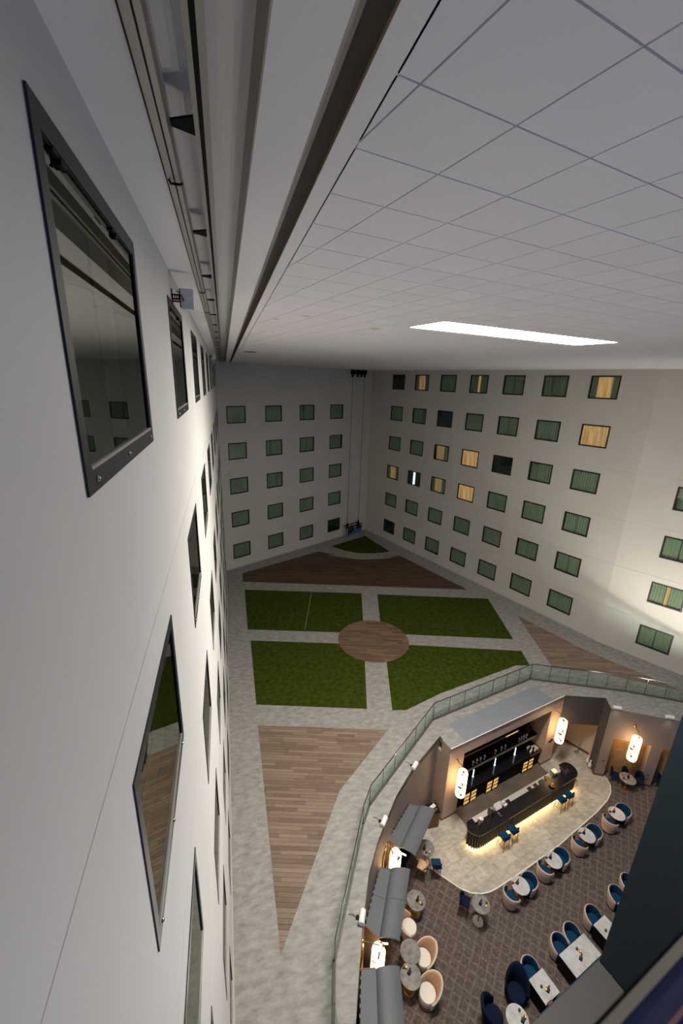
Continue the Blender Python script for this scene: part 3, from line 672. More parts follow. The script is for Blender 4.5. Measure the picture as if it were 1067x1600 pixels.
for a, b in zip(edge[:-1], edge[1:]):
    t = norm(b[0] - a[0], b[1] - a[1]); n = (t[1], -t[0])
    eb.prism([a, b, (b[0] + n[0] * .05, b[1] + n[1] * .05), (a[0] + n[0] * .05, a[1] + n[1] * .05)], ZL, ZL + 0.028)
eb.obj('marble_edging', 'marble_trim', MF)
def vwall(A, B, z0, z1, th=0.25):
    t = norm(B[0] - A[0], B[1] - A[1]); n = (-t[1], t[0])
    return [A, B, (B[0] + n[0] * th, B[1] + n[1] * th), (A[0] + n[0] * th, A[1] + n[1] * th)]
lw = MB()
for a, b in zip(RIM[0:9], RIM[1:10]): lw.prism(vwall(a, b, 0, 0), ZL, -0.30 + 0.0)
LW = tag(lw.obj('wall_lounge_left', 'plaster_taupe'), 'curved taupe plaster wall below the rim on the canopy side', None, None, 'structure')
lt = MB()
for a, b in zip(RIM[0:9], RIM[1:10]): lt.prism(vwall(a, b, 0, 0, 0.012), -0.302, -0.002)
for a, b in ((RIM[13], RIM[14]), (RIM[14], RIM[15])): lt.prism(vwall(a, b, 0, 0, -0.004), -0.302, -0.002)
lt.obj('rim_face', 'plaster_taupe', LW)
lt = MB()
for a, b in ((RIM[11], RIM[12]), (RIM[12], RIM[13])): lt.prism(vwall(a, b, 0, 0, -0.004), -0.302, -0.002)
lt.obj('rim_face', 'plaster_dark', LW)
# bar portal
BP = thing('wall_bar', (10.12, 13.49, ZL), A_B, 'pale stone portal framing the back bar', None, None, 'structure')
def bar_box(nm, m, parent, u0, u1, v0, v1, z0, z1, **k): return MB(BF).box(u0, u1, v0, v1, z0, z1).obj(nm, m, parent, **k)
zz = [ZL + .12, -3.35, -2.05, -0.72]
for u0, u1 in ((0, 0.965), (7.415, 8.33)):
    for a, b in zip(zz[:-1], zz[1:]): bar_box('stone_panel', 'stone_light', BP, u0, u1, 0, 1.15, a + .003, b - .003)
    bar_box('plinth', 'wood_red', BP, u0 - .012, u1 + .012, -.012, 1.15, ZL, ZL + .12)
for u0, u1 in ((0, 2.8), (2.8, 5.6), (5.6, 8.33)): bar_box('stone_panel', 'stone_light', BP, u0 + .003, u1 - .003, 0, 0.60, -0.717, -0.004)
bar_box('portal_soffit', 'black', BP, 0.965, 7.415, 0.60, 1.15, -0.80, -0.72)
bar_box('portal_back', 'black', BP, 0.9, 7.5, 1.15, 1.25, ZL, -0.3)
# emblem on the right pier
em = MB(BF); em.box(7.80, 7.84, -.02, 0, -3.12, -2.98); em.box(7.88, 7.96, -.03, 0, -3.16, -2.90); em.box(8.0, 8.04, -.02, 0, -3.10, -2.96); em.box(8.06, 8.10, -.02, 0, -3.12, -3.0); em.box(7.72, 7.76, -.02, 0, -3.10, -3.0)
em.obj('wall_switches', 'pot_dark', BP)
# recess to the right of the portal
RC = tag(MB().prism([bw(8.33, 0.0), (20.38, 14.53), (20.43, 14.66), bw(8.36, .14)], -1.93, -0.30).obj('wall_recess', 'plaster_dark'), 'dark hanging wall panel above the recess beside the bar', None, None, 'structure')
rp = MB(); rp.prism([(20.38, 14.53), (19.99, 13.80), (20.42, 13.563), (20.62, 13.93), (20.68, 14.5)], ZL, -0.30)
rp.obj('pier', 'plaster_taupe', RC)
rp = MB(); rp.prism([(20.368, 14.536), (19.978, 13.806), (19.99, 13.80), (20.38, 14.53)], ZL, -0.30); rp.obj('pier_side_shade', 'plaster_dark', RC)  # dark sheet paints the shade on the pier's left face
rw = MB(); rw.prism([(20.16, 16.16), (20.80, 14.97), (20.95, 15.05), (20.3, 16.25)], ZL, -0.3); rw.prism([(18.1, 16.2), (20.3, 16.16), (20.3, 16.3), (18.1, 16.35)], ZL, -.3); rw.prism([(20.68, 14.5), (20.80, 14.97), (21.0, 14.9), (20.9, 14.4)], ZL, -.3); rw.prism([bw(8.33, 0.6), bw(8.36, 0.6), bw(8.36, 2.4), bw(8.33, 2.4)], ZL, -.3)
rw.obj('recess_lining', 'leather_beige', RC)
MB().prism([(20.13, 16.14), (20.77, 14.95), (20.80, 14.97), (20.16, 16.16)], ZL, ZL + .16).obj('skirting', 'wood_red', RC)
pb = MB(); pb.prism([(19.97, 13.79), (20.42, 13.54), (20.44, 13.57), (19.99, 13.82)], ZL, ZL + .15); pb.obj('skirting', 'wood_red', RC)
# right lounge wall with slatted niches
NA = (19.99, 13.80); nd = norm(2.81, -1.55); angN = math.atan2(nd[1], nd[0]); TN = frame(NA[0], NA[1], angN)
nw = MB(TN); Ln = 9.5
nw.box(0.49, Ln, 0, .35, -1.90, -0.30)
nw.box(2.34, 2.87, 0, .45, ZL, -1.90); nw.box(4.75, 5.25, 0, .45, ZL, -1.90); nw.box(7.2, 7.7, 0, .45, ZL, -1.9)
NW = tag(nw.obj('wall_lounge_right', 'plaster_taupe'), 'taupe wall with slatted timber niches right of the bar', None, None, 'structure')
MB(TN).box(0.4, Ln, .42, .47, ZL, -1.6).obj('niche_back', 'slat_wood', NW)
for a, b in ((0.49, 2.34), (2.87, 4.75)):
    n = int((b - a) / 0.055); sb = MB(TN)
    for k in range(n): sb.box(a + k * .055 + .012, a + k * .055 + .045, .38, .42, ZL + .1, -1.91)
    tag(sb.obj('niche_slats', 'slat_wood', NW), None, kind='stuff')
    MB(TN).box(a, b, .20, .34, -1.935, -1.905).obj('niche_light', 'emit_warm', NW)
MB(TN).box(2.32, 2.89, -.02, 0, ZL, ZL + .12).obj('skirting', 'wood_red', NW)
for x, z in ((0.30, -3.55), (2.6, -3.9), (2.62, -4.2)): MB(TN).box(x - .04, x + .04, -.012, 0, z - .04, z + .04).obj('wall_socket', 'pot_dark', NW)

# ---------------------------------------------------------------- bar
tag(MB(BF).box(0.97, 7.41, -1.02, 1.1, ZL + .013, ZL + .024).obj('trim_3', 'floor_mat'), 'grey-brown service floor between bar counter and back bar', None, None, 'structure')
BK = thing('back_bar', BF((4.19, 0.6, ZL)), A_B, 'long black back-bar cabinet with open shelves inside the stone portal', 'cabinet')
bar_box('cabinet_body', 'black', BK, 0.99, 7.39, 0.16, 1.12, ZL + .02, ZL + 1.06)
bar_box('worktop', 'black_gloss', BK, 0.97, 7.40, 0.08, 1.12, ZL + 1.06, ZL + 1.10)
bar_box('back_panel', 'black_gloss', BK, 0.99, 7.39, 1.08, 1.13, ZL + 1.1, -0.82)
bar_box('shelf', 'black', BK, 0.99, 7.39, 0.50, 1.08, -2.86, -2.80); bar_box('shelf_edge', 'olive_metal', BK, 0.99, 7.39, 0.47, 0.50, -2.90, -2.76)
bar_box('shelf', 'black', BK, 0.99, 5.7, 0.62, 1.08, -1.90, -1.86); bar_box('shelf_edge', 'bronze', BK, 0.99, 5.7, 0.59, 0.62, -1.94, -1.82)
bar_box('shelf_light', 'emit_amber', BK, 4.7, 5.65, 0.582, 0.589, -1.92, -1.85)
bar_box('worktop_lip', 'bronze', BK, 6.45, 7.40, 0.055, 0.08, ZL + 1.03, ZL + 1.10)
for u in (2.45, 4.05, 5.62):
    r = MB(BF).cyl((u, 0.5, 0), 0.022, -3.45, -3.0, 8).obj('light_rod', 'emit_cool', BK)
    MB(BF).lathe([(0.02, -3.52), (0.04, -3.50), (0.04, -3.45), (0.022, -3.42)], (u, 0.5, 0), 8).obj('light_head', 'emit_cool', BK)
WHERE = ['nearest the left lantern', 'in the middle of the back bar', 'nearest the right pier']
for k, (u0, u1) in enumerate(((1.48, 2.44), (3.10, 4.04), (5.90, 6.84))):
    f = thing('bottle_fridge', BF(((u0 + u1) / 2, 0.12, ZL)), A_B, 'black bottle fridge with two amber-lit glass doors, ' + WHERE[k], 'fridge', 'bottle fridges under the back bar')
    bar_box('fridge_body', 'black', f, u0, u1, 0.12, 0.16, ZL + .03, ZL + .86)
    for h in (0, 1):
        a = u0 + h * (u1 - u0) / 2 + .02; b = a + (u1 - u0) / 2 - .04
        d = bar_box('fridge_door', 'black', f, a, b, 0.075, 0.12, ZL + .04, ZL + .85)
        for z in (0.10, 0.36, 0.60): bar_box('lit_shelf', 'emit_amber', d, a + .05, b - .05, 0.066, 0.075, ZL + z, ZL + z + .19)
        bt = MB(BF)
        for n in range(5):
            for z in (0.10, 0.36, 0.60): bt.cyl((a + .08 + n * (b - a - .16) / 4, 0.055, 0), 0.016, ZL + z, ZL + z + .06 + .07 * random.random(), 6)
        tag(bt.obj('bottles', 'pot_dark', d), None, kind='stuff')
def stem_glass():
    t = thing('wine_glass', (0, 0, 0), 0, '', 'glass')
    MB().lathe([(0.045, 0), (0.045, 0.006), (0.008, 0.014), (0.007, 0.11), (0.02, 0.125), (0.05, 0.17), (0.052, 0.21), (0.042, 0.27), (0.039, 0.27), (0.048, 0.21), (0.046, 0.175), (0.015, 0.132)], (0, 0, 0), 14).obj('bowl', 'porcelain', t, smooth=True, local=True)
    return t
SG = stem_glass()
gi = 0
for grp, us in (('four glasses at the lantern end of the shelf', (2.45, 2.72, 2.98, 3.28)), ('three glasses in the middle of the shelf', (4.1, 4.55, 4.85)), ('four glasses at the pier end of the shelf', (5.95, 6.15, 6.35, 6.56))):
    for k, u in enumerate(us):
        place(SG, BF((u, 0.62, -2.80)), 0, 'stem glass on the back-bar shelf, %s of the %s' % (ORD[k], grp.replace(' of the shelf', '').replace(' at', ' at')), 'stem glasses on the back-bar shelf')
vs = thing('planter', BF((6.95, 0.85, -2.80)), 0, 'dark pot plant at the pier end of the back-bar shelf', 'plant')
MB().lathe([(0.09, 0), (0.13, 0.2), (0.14, 0.24), (0.11, 0.24)], (0, 0, 0), 14).obj('pot', 'wood_red', vs, local=True, smooth=True)
lf = MB()
for k in range(22):
    a = random.random() * 2 * PI; l = .15 + .12 * random.random(); lf.tube([(0, 0, .22), (l * .4 * math.cos(a), l * .4 * math.sin(a), .36 + .1 * random.random()), (l * math.cos(a), l * math.sin(a), .36 + .12 * random.random())], [.006, .03, .003], 4)
tag(lf.obj('leaves', 'plant_green', vs, local=True), None, kind='stuff')
def cup_stack():
    t = thing('cup_stack', (0, 0, 0), 0, '', 'cups')
    MB().lathe([(0.03, 0), (0.045, 0.06), (0.048, 0.08), (0.04, 0.082), (0.046, 0.13), (0.049, 0.15), (0.04, 0.15)], (0, 0, 0), 12).obj('cup', 'porcelain', t, local=True, smooth=True); return t
CS = cup_stack()
for k, (u, v, d) in enumerate(((6.66, 0.48, 'at the left rear of the cup group'), (6.58, 0.22, 'at the front left of the cup group'), (6.74, 0.28, 'just behind the front cups'), (6.9, 0.18, 'at the front right of the cup group'), (6.95, 0.42, 'next to the wooden tray'), (6.8, 0.5, 'at the rear of the cup group'))):
    place(CS, BF((u, v, ZL + 1.10)), 0, 'white stacked cups on the back-bar worktop, ' + d, 'white cup stacks on the back bar')
ty = thing('serving_tray', BF((7.2, .35, ZL + 1.1)), A_B, 'brown wooden tray box on the back-bar worktop by the pier', 'tray')
tb = MB(); tb.box(-.16, .16, -.24, .24, 0, .012); tb.box(-.16, .16, -.24, -.225, .012, .06); tb.box(-.16, .16, .225, .24, .012, .06); tb.box(-.16, -.145, -.225, .225, .012, .06); tb.box(.145, .16, -.225, .225, .012, .06)
tb.obj('tray', 'wood_red', ty, local=True); MB().box(-.1, .1, -.15, .15, .012, .05).obj('napkins', 'leather_beige', ty, local=True)

# front counter
BC = thing('bar_counter', BF((4.15, -1.5, ZL)), A_B, 'long black bar counter with ribbed front and glowing base', 'bar')
u0, u1, vf, vb, R_ = 0.25, 8.03, -1.95, -1.03, 0.52
def counter_outline(o=0.0, n=10):
    r = R_ - o
    pts = [bw(u0 + o + r - r * math.cos(PI / 2 * k / n), vb - 0.02 - (0) - 0) for k in ()]
    p = [(u0 + R_ - r * math.cos(a), vf + R_ - r * math.sin(a)) for a in [PI / 2 * k / n for k in range(n + 1)]]
    p += [(u1 - R_ + r * math.sin(a), vf + R_ - r * math.cos(a)) for a in [PI / 2 * k / n for k in range(n + 1)]]
    ru = 0.36 - o
    p += [(u1 - .36 + ru * math.cos(a), vb - .36 + ru * math.sin(a)) for a in [PI / 2 * k / n for k in range(n + 1)]]
    p += [(7.38, vb - o), (7.38, -1.38), (0.80, -1.38), (0.80, vb - .12)]
    p += [(u0 + .36 - ru * math.sin(a), vb - .12 - .36 + ru * math.cos(a)) for a in [PI / 2 * k / n for k in range(n + 1)]]
    return p
MB(BF).prism(counter_outline(0.0), ZL + 1.08, ZL + 1.13).obj('counter_top', 'black_stone', BC)
MB(BF).prism(counter_outline(-0.010), ZL + 1.050, ZL + 1.078).obj('gold_band', 'brass', BC)
MB(BF).prism(counter_outline(0.08), ZL + .16, ZL + 1.045).obj('counter_body', 'black', BC)
MB(BF).prism(counter_outline(0.24), ZL + .019, ZL + .16).obj('kick_base', 'black', BC)
p = counter_outline(0.16)[:22]; lb = MB(BF)
for a, b in zip(p[:-1], p[1:]):
    t = norm(b[0] - a[0], b[1] - a[1]); n = (-t[1], t[0])
    lb.prism([a, b, (b[0] + n[0] * .03, b[1] + n[1] * .03), (a[0] + n[0] * .03, a[1] + n[1] * .03)], ZL + .115, ZL + .155)
lb.obj('led_strip', 'emit_led', BC)
rib = MB(BF); p = counter_outline(0.07)[:33]; L = [0]
for a, b in zip(p[:-1], p[1:]): L.append(L[-1] + math.hypot(b[0] - a[0], b[1] - a[1]))
d = 0.03
while d < L[-1]:
    x, y = along(p, d); rib.cyl((x, y, 0), 0.045, ZL + .15, ZL + 1.04, 8); d += 0.125
tag(rib.obj('ribs', 'rib_dark', BC, smooth=True), None, kind='stuff')
bar_box('worktop', 'worktop_grey', BC, 0.80, 7.38, -1.38, -1.03, ZL + .88, ZL + .92); bar_box('worktop_body', 'black', BC, 0.80, 7.38, -1.36, -1.06, ZL + .1, ZL + .88)
for u in (3.1, 4.7, 5.15): bar_box('sink', 'pot_dark', BC, u, u + .26, -1.33, -1.12, ZL + .915, ZL + .925)
# things on the counter
def small(name, u, v, z, label, cat, parts, group=None):
    t = thing(name, BF((u, v, z)), A_B, label, cat, group)
    for nm, m, f, kw in parts:
        b = MB(); f(b); b.obj(nm, m, t, local=True, **kw)
    return t
zt = ZL + 1.13; zw = ZL + .92
small('till_screen', 2.35, -1.30, zw, 'white till screen on the bar worktop', 'till', [('stand', 'pot_dark', lambda b: b.cyl((0, 0, 0), .06, 0, .2, 12), {}), ('screen', 'porcelain', lambda b: b.add([(-.2, -.1, .2), (.2, -.1, .2), (.2, .1, .42), (-.2, .1, .42), (-.2, -.12, .22), (.2, -.12, .22), (.2, .08, .44), (-.2, .08, .44)], [(3, 2, 1, 0), (4, 5, 6, 7), (0, 1, 5, 4), (1, 2, 6, 5), (2, 3, 7, 6), (3, 0, 4, 7)]), {})])
small('receipt_printer', 2.75, -1.36, zt, 'white receipt printer next to the till screen', 'printer', [('case', 'porcelain', lambda b: b.box(-.09, .09, -.12, .12, 0, .13), {'bevel': .02}), ('paper_slot', 'black', lambda b: b.box(-.07, .07, -.02, .02, .128, .136), {})])
small('coffee_grinder', 1.75, -1.42, zt, 'dark coffee grinder left of the till on the counter', 'grinder', [('body', 'pot_dark', lambda b: b.box(-.1, .1, -.13, .13, 0, .3), {'bevel': .02}), ('hopper', 'steel', lambda b: b.lathe([(.05, .3), (.11, .48), (.11, .5), (.02, .52)], (0, 0, 0), 14), {'smooth': True})])
small('card_machine', 2.15, -1.62, zt, 'grey card machine on the black counter before the till', 'terminal', [('body', 'steel', lambda b: b.box(-.05, .05, -.11, .11, 0, .05), {'bevel': .012}), ('keypad', 'pot_dark', lambda b: b.box(-.035, .035, -.09, .0, .05, .056), {})])
small('tap_tower', 1.95, -1.2, zw, 'slim steel tap on the bar worktop by the grinder', 'tap', [('column', 'steel', lambda b: b.tube([(0, 0, 0), (0, 0, .3), (0, -.05, .36), (0, -.14, .36), (0, -.16, .30)], .018, 8), {'smooth': True}), ('lever', 'pot_dark', lambda b: b.box(-.01, .01, .02, .09, .3, .32), {})])
small('ice_bucket', 0.92, -1.52, zt, 'steel ice bucket at the curved left end of the counter', 'bucket', [('bucket', 'steel', lambda b: b.lathe([(.07, 0), (.10, .2), (.115, .21), (.09, .2), (.06, .03)], (0, 0, 0), 16), {'smooth': True}), ('handle', 'steel', lambda b: b.tube([(-.11, 0, .2), (-.08, 0, .29), (0, 0, .32), (.08, 0, .29), (.11, 0, .2)], .008, 6), {})])
small('paper_stack', 1.12, -1.38, zt, 'stack of white papers behind the ice bucket', 'paper', [('sheets', 'porcelain', lambda b: b.box(-.12, .12, -.09, .09, 0, .04), {}), ('top_sheet', 'marble_trim', lambda b: b.box(-.1, .13, -.1, .08, .04, .045), {})])
small('green_crate', 5.68, -1.28, zw, 'green crate of garnish on the bar worktop', 'crate', [('crate', 'crate_green', lambda b: b.box(-.15, .15, -.11, .11, 0, .16), {'bevel': .01}), ('lid', 'pot_dark', lambda b: b.box(-.12, .12, -.08, .08, .155, .165), {})])
small('fruit_basket', 6.1, -1.28, zw, 'basket of orange fruit right of the green crate', 'basket', [('basket', 'wood_red', lambda b: b.lathe([(.12, 0), (.17, .12), (.15, .12), (.1, .03)], (0, 0, 0), 16), {}), ('fruit', 'orange_fruit', lambda b: [b.lathe([(.01, -.05), (.04, -.03), (.05, 0), (.04, .03), (.01, .05)], (.07 * math.cos(k * 1.26), .07 * math.sin(k * 1.26), .14), 8) for k in range(5)], {'smooth': True})])
small('copper_bowl', 5.86, -1.72, zt, 'copper bowl of garnish on the counter front', 'bowl', [('bowl', 'brass', lambda b: b.lathe([(.06, 0), (.13, .07), (.15, .09), (.13, .085), (.05, .02)], (0, 0, 0), 18), {'smooth': True}), ('fruit', 'orange_fruit', lambda b: [b.lathe([(.01, -.03), (.035, 0), (.01, .03)], (.05 * math.cos(k * 2.1), .05 * math.sin(k * 2.1), .09), 8) for k in range(3)], {})])
small('espresso_machine', 6.62, -1.28, zw, 'shiny steel machine near the curved right end of the counter', 'machine', [('body', 'steel', lambda b: b.box(-.16, .16, -.14, .14, 0, .34), {'bevel': .02}), ('cup_rail', 'steel', lambda b: b.box(-.14, .14, -.12, .12, .34, .40), {}), ('group_head', 'black', lambda b: b.cyl((0, -.17, 0), .04, .15, .24, 10), {})])
small('drip_tray', 7.35, -1.50, zt, 'dark drip tray with tools on the right end of the counter', 'tray', [('tray', 'pot_dark', lambda b: b.box(-.24, .24, -.12, .12, 0, .03), {'bevel': .01}), ('tool', 'steel', lambda b: b.tube([(-.1, -.04, .045), (.2, .05, .045)], .012, 6), {}), ('shaker', 'pot_dark', lambda b: b.lathe([(.04, 0), (.05, .13), (.03, .17), (.03, .2)], (-.28, .1, 0), 12), {})])

# ---------------------------------------------------------------- seating prototypes
def sweep_shell(r_in, r_out, h_back, h_arm, z0, a_open, n=24, face='outer', ex=2.2, flare=0.0):
    """tub shell open to -y; returns the outer skin or the inner skin with half the rolled rim each"""
    b = MB(); vs = []; prof_n = 7
    for i in range(n + 1):
        t = -1 + 2 * i / n; a = PI / 2 + t * a_open
        k = max(0.0, 1 - abs(t) ** ex); h = h_arm + (h_back - h_arm) * k
        mid = (r_in + r_out) / 2; th = (r_out - r_in) / 2
        if face == 'outer': pr = [(r_out * 0.78, z0), (r_out * 0.83, z0 + .12), (r_out * .94, (z0 + h) / 2), (r_out, h - th), (mid + th * .7, h - th * .3), (mid, h), (mid * .80, z0)]
        else: pr = [(mid * .82, z0 + .05), (mid, h + .002), (mid - th * .7, h - th * .3), (r_in, h - th), (r_in, (z0 + h) / 2), (r_in * .92, z0 + .1), (r_in * .85, z0 + .05)]
        vs += [(r * (1 + flare * k * max(0, z - z0 - .3) / .6) * math.cos(a), r * (1 + flare * k * max(0, z - z0 - .3) / .6) * math.sin(a), z) for r, z in pr]
    fs = [(i * 7 + k, i * 7 + (k + 1) % 7, (i + 1) * 7 + (k + 1) % 7, (i + 1) * 7 + k) for i in range(n) for k in range(7)]
    fs += [tuple(range(7)), tuple(range(n * 7 + 6, n * 7 - 1, -1))]
    return b.add(vs, fs)
def tub_chair(name, outer, inner, seat, r=0.37, hb=0.80, ha=0.64, op=1.95, base='black', ex=2.2, flare=0.0):
    t = thing(name, (0, 0, 0), 0, '', 'chair')
    sweep_shell(r - .085, r, hb, ha, 0.08, op, face='outer', ex=ex, flare=flare).obj('outer_shell', outer, t, smooth=True, local=True)
    sweep_shell(r - .085, r, hb, ha, 0.08, op, face='inner', ex=ex, flare=flare).obj('backrest', inner, t, smooth=True, local=True)
    k = r - .105
    MB().lathe([(k * .9, 0.10), (k, 0.16), (k, 0.40), (k * .93, 0.44), (k * .5, 0.455)], (0, -.015, 0), 24).obj('seat', seat, t, smooth=True, local=True)
    MB().lathe([(r * .74, 0.0), (r * .78, 0.02), (r * .78, 0.09)], (0, 0, 0), 24).obj('plinth', base, t, local=True)
    return t
TUB = tub_chair('tub_chair', 'leather_beige', 'velvet_blue', 'velvet_blue')
CREAM = tub_chair('shell_armchair', 'cushion_cream', 'leather_tan', 'cushion_cream', 0.41, 1.02, 0.54, 1.80, 'brass', 1.35, 0.28)
WING = tub_chair('high_back_armchair', 'velvet_navy', 'velvet_navy', 'velvet_navy', 0.42, 1.16, 0.58, 1.75, 'black', 1.4, 0.22)
def bar_stool(name, seat_h, mseat):
    t = thing(name, (0, 0, 0), 0, '', 'stool'); h = seat_h
    MB().box(-.21, .21, -.21, .20, h - .05, h + .04).obj('seat', mseat, t, bevel=0.035, smooth=True, local=True)
    bk = sweep_shell(.20, .245, h + .30, h + .12, h - .04, 1.25, 14, 'outer'); ok = sweep_shell(.20, .245, h + .30, h + .12, h - .04, 1.25, 14, 'inner')
    bk.obj('back_shell', mseat, t, smooth=True, local=True); ok.obj('backrest', mseat, t, smooth=True, local=True)
    for sx in (-1, 1):
        for sy in (-1, 1): MB().tube([(sx * .15, sy * .15, h - .05), (sx * .20, sy * .20, 0)], [.016, .011], 8).obj('leg', 'bronze', t, local=True)
    f = MB(); q = [(-.185, -.185), (.185, -.185), (.185, .185), (-.185, .185)]
    for i in range(4): f.tube([(*q[i], .28), (*q[(i + 1) % 4], .28)], .010, 6)
    f.obj('footrest', 'bronze', t, local=True)
    return t
STOOL = bar_stool('bar_stool', 0.76, 'velvet_blue')
def side_chair():
    t = thing('side_chair', (0, 0, 0), 0, '', 'chair')
    MB().box(-.22, .22, -.22, .20, .42, .50).obj('seat', 'velvet_navy', t, bevel=0.03, smooth=True, local=True)
    sweep_shell(.20, .25, .92, .66, .44, 1.15, 14, 'outer').obj('back_shell', 'velvet_navy', t, smooth=True, local=True)
    sweep_shell(.20, .25, .92, .66, .44, 1.15, 14, 'inner').obj('backrest', 'velvet_navy', t, smooth=True, local=True)
    for sx in (-1, 1):
        for sy in (-1, 1): MB().tube([(sx * .16, sy * .16, .43), (sx * .21, sy * .21, 0)], [.018, .011], 8).obj('leg', 'bronze', t, local=True)
    return t
SIDE = side_chair()
def round_table(name, r, h, top, foot='brass', base_r=0.22, base_mat=None):
    t = thing(name, (0, 0, 0), 0, '', 'table')
    MB().lathe([(r - .02, h - .035), (r, h - .028), (r, h - .006), (r - .008, h), (0.01, h)], (0, 0, 0), 36).obj('table_top', top, t, local=True)
    MB().lathe([(base_r, 0), (base_r, .012), (base_r * .85, .02), (.03, .03)], (0, 0, 0), 28).obj('base', base_mat or foot, t, local=True)
    MB().lathe([(.028, .02), (.026, h - .06), (.09, h - .035)], (0, 0, 0), 14).obj('column', foot, t, smooth=True, local=True)
    return t
RT = round_table('round_table', 0.37, 0.75, 'table_marble')
RTG = round_table('round_side_table', 0.38, 0.75, 'table_grey')
RTH = round_table('high_table', 0.36, 1.05, 'table_grey', 'brass', 0.21, 'marble_trim')
def square_table():
    t = thing('square_table', (0, 0, 0), 0, '', 'table')
    MB().box(-.365, .365, -.36, .36, .72, .75).obj('table_top', 'table_marble', t, bevel=0.006, local=True)
    for sx in (-1, 1): MB().box(sx * .30 - .02, sx * .30 + .02, -.33, .33, .03, .72).obj('side_panel', 'black', t, local=True)
    MB().box(-.34, .34, -.30, .30, 0, .03).obj('base', 'black', t, local=True); return t
SQ = square_table()
def menu_stand():
    t = thing('menu_stand', (0, 0, 0), 0, '', 'menu')
    MB().box(-.075, .075, -.055, .055, 0, .02).obj('base', 'black', t, local=True)
    MB().add([(-.06, -.04, .02), (.06, -.04, .02), (.06, .04, .02), (-.06, .04, .02), (-.06, -.015, .2), (.06, -.015, .2), (.06, .015, .2), (-.06, .015, .2)], [(3, 2, 1, 0), (4, 5, 6, 7), (0, 1, 5, 4), (1, 2, 6, 5), (2, 3, 7, 6), (3, 0, 4, 7)]).obj('card', 'black_gloss', t, local=True); return t
def candle():
    t = thing('candle_glass', (0, 0, 0), 0, '', 'candle')
    MB().lathe([(.03, 0), (.042, .02), (.045, .09), (.04, .09), (.035, .03)], (0, 0, 0), 14).obj('holder', 'brass', t, smooth=True, local=True)
    MB().lathe([(.028, .03), (.028, .07), (.005, .085)], (0, 0, 0), 10).obj('wax', 'emit_candle', t, local=True); return t
def jar():
    t = thing('condiment_jar', (0, 0, 0), 0, '', 'jar')
    MB().lathe([(.04, 0), (.046, .03), (.04, .08), (.035, .08)], (0, 0, 0), 14).obj('pot', 'pot_dark', t, smooth=True, local=True)
    MB().lathe([(.03, .08), (.03, .095), (.008, .105)], (0, 0, 0), 12).obj('lid', 'bronze', t, local=True); return t
MENU, CAND, JAR = menu_stand(), candle(), jar()
def dress(x, y, ang, h, d, desc):
    for pr, (a, b), nm, g in ((MENU, (d[0], d[1]), 'black menu stand', 'menu stands on the tables'), (CAND, (d[2], d[3]), 'small brass candle holder', 'candle holders on the tables'), (JAR, (d[4], d[5]), 'small dark jar', 'dark jars on the tables')):
        p = frame(x, y, ang)((a, b, 0)); place(pr, (p[0], p[1], ZL + h), ang + 0.4, '%s on the %s' % (nm, desc), g)
# four round tables with facing blue tub chairs
RTP = [((11.79, 9.70), 'first of the marble-edge row from the tall table'), ((13.92, 10.20), 'second of the marble-edge row from the tall table'), ((16.30, 10.72), 'third of the marble-edge row from the tall table'), ((18.65, 11.22), 'last of the marble-edge row, by the niches')]
RTS = ['first marble-edge table', 'second marble-edge table', 'third marble-edge table', 'marble-edge table by the niches']
for ((x, y), d), ds in zip(RTP, RTS):
    place(RT, (x, y, ZL), A_B, 'round marble table, ' + d, 'round tables along the marble edge')
    for sgn, nm in ((-1, 'with its beige back to the viewer'), (1, 'facing the viewer')):
        p = frame(x, y, A_B)((sgn * 0.53, -0.02, 0))
        place(TUB, (p[0], p[1], ZL), A_B + (PI / 2 if sgn < 0 else -PI / 2) + (0.12 if sgn < 0 else -.1), 'blue tub chair %s, %s' % (nm, ds), 'blue tub chairs at the round tables')
    dress(x, y, A_B, .75, (-0.05, 0.12, -0.16, 0.19, -0.26, 0.20), 'round ' + ds)
# square tables along the banquette
SQP = [((10.55, 6.80), 'single square table nearest the banquette end'), ((12.14, 7.105), 'left half of the doubled square table'), ((12.86, 7.259), 'right half of the doubled square table'), ((14.17, 7.53), 'square table partly hidden by the teal pier'), ((15.75, 7.87), 'square table mostly hidden by the teal pier')]
CHD = ['at the single square table', 'at the left half of the doubled table', 'at the right half of the doubled table', 'at the table partly behind the teal pier', 'at the table mostly behind the teal pier']
for k, ((x, y), d) in enumerate(SQP):
    place(SQ, (x, y, ZL), A_B, 'white-topped ' + d, 'square marble tables along the banquette')
    p = frame(x, y, A_B)((0.0, 0.55, 0))
    place(TUB, (p[0], p[1], ZL), A_B, 'blue velvet tub chair ' + CHD[k], 'blue tub chairs at the square tables')
    if k != 2 and k != 1: dress(x, y, A_B, .75, (0.02, -0.14, -0.04, -0.1, -0.12, 0.02), d)
dress(12.5, 7.18, A_B, .75, (-0.10, -0.08, 0.06, 0.05, 0.02, 0.16), 'doubled square table, near its middle joint')
p = frame(16.6, 8.35, A_B)((0, .3, 0)); place(TUB, (p[0], p[1], ZL), A_B, 'blue velvet tub chair showing only its rim beside the teal pier', 'blue tub chairs at the square tables')
# round table at the bottom with two navy armchairs
place(RT, (9.10, 6.35, ZL), A_B, 'round marble table at the very front between two navy armchairs', 'round tables in the foreground')
place(WING, (8.48, 6.72, ZL), 1.2, 'dark navy high-back armchair left of the front round table', 'navy armchairs in front')
place(WING, (9.62, 7.02, ZL), -0.55, 'dark navy high-back armchair behind the front round table', 'navy armchairs in front')
dress(9.10, 6.35, A_B, .75, (0.12, -0.12, 0.24, -0.10, 0.2, 0.1), 'front round table between the navy armchairs')
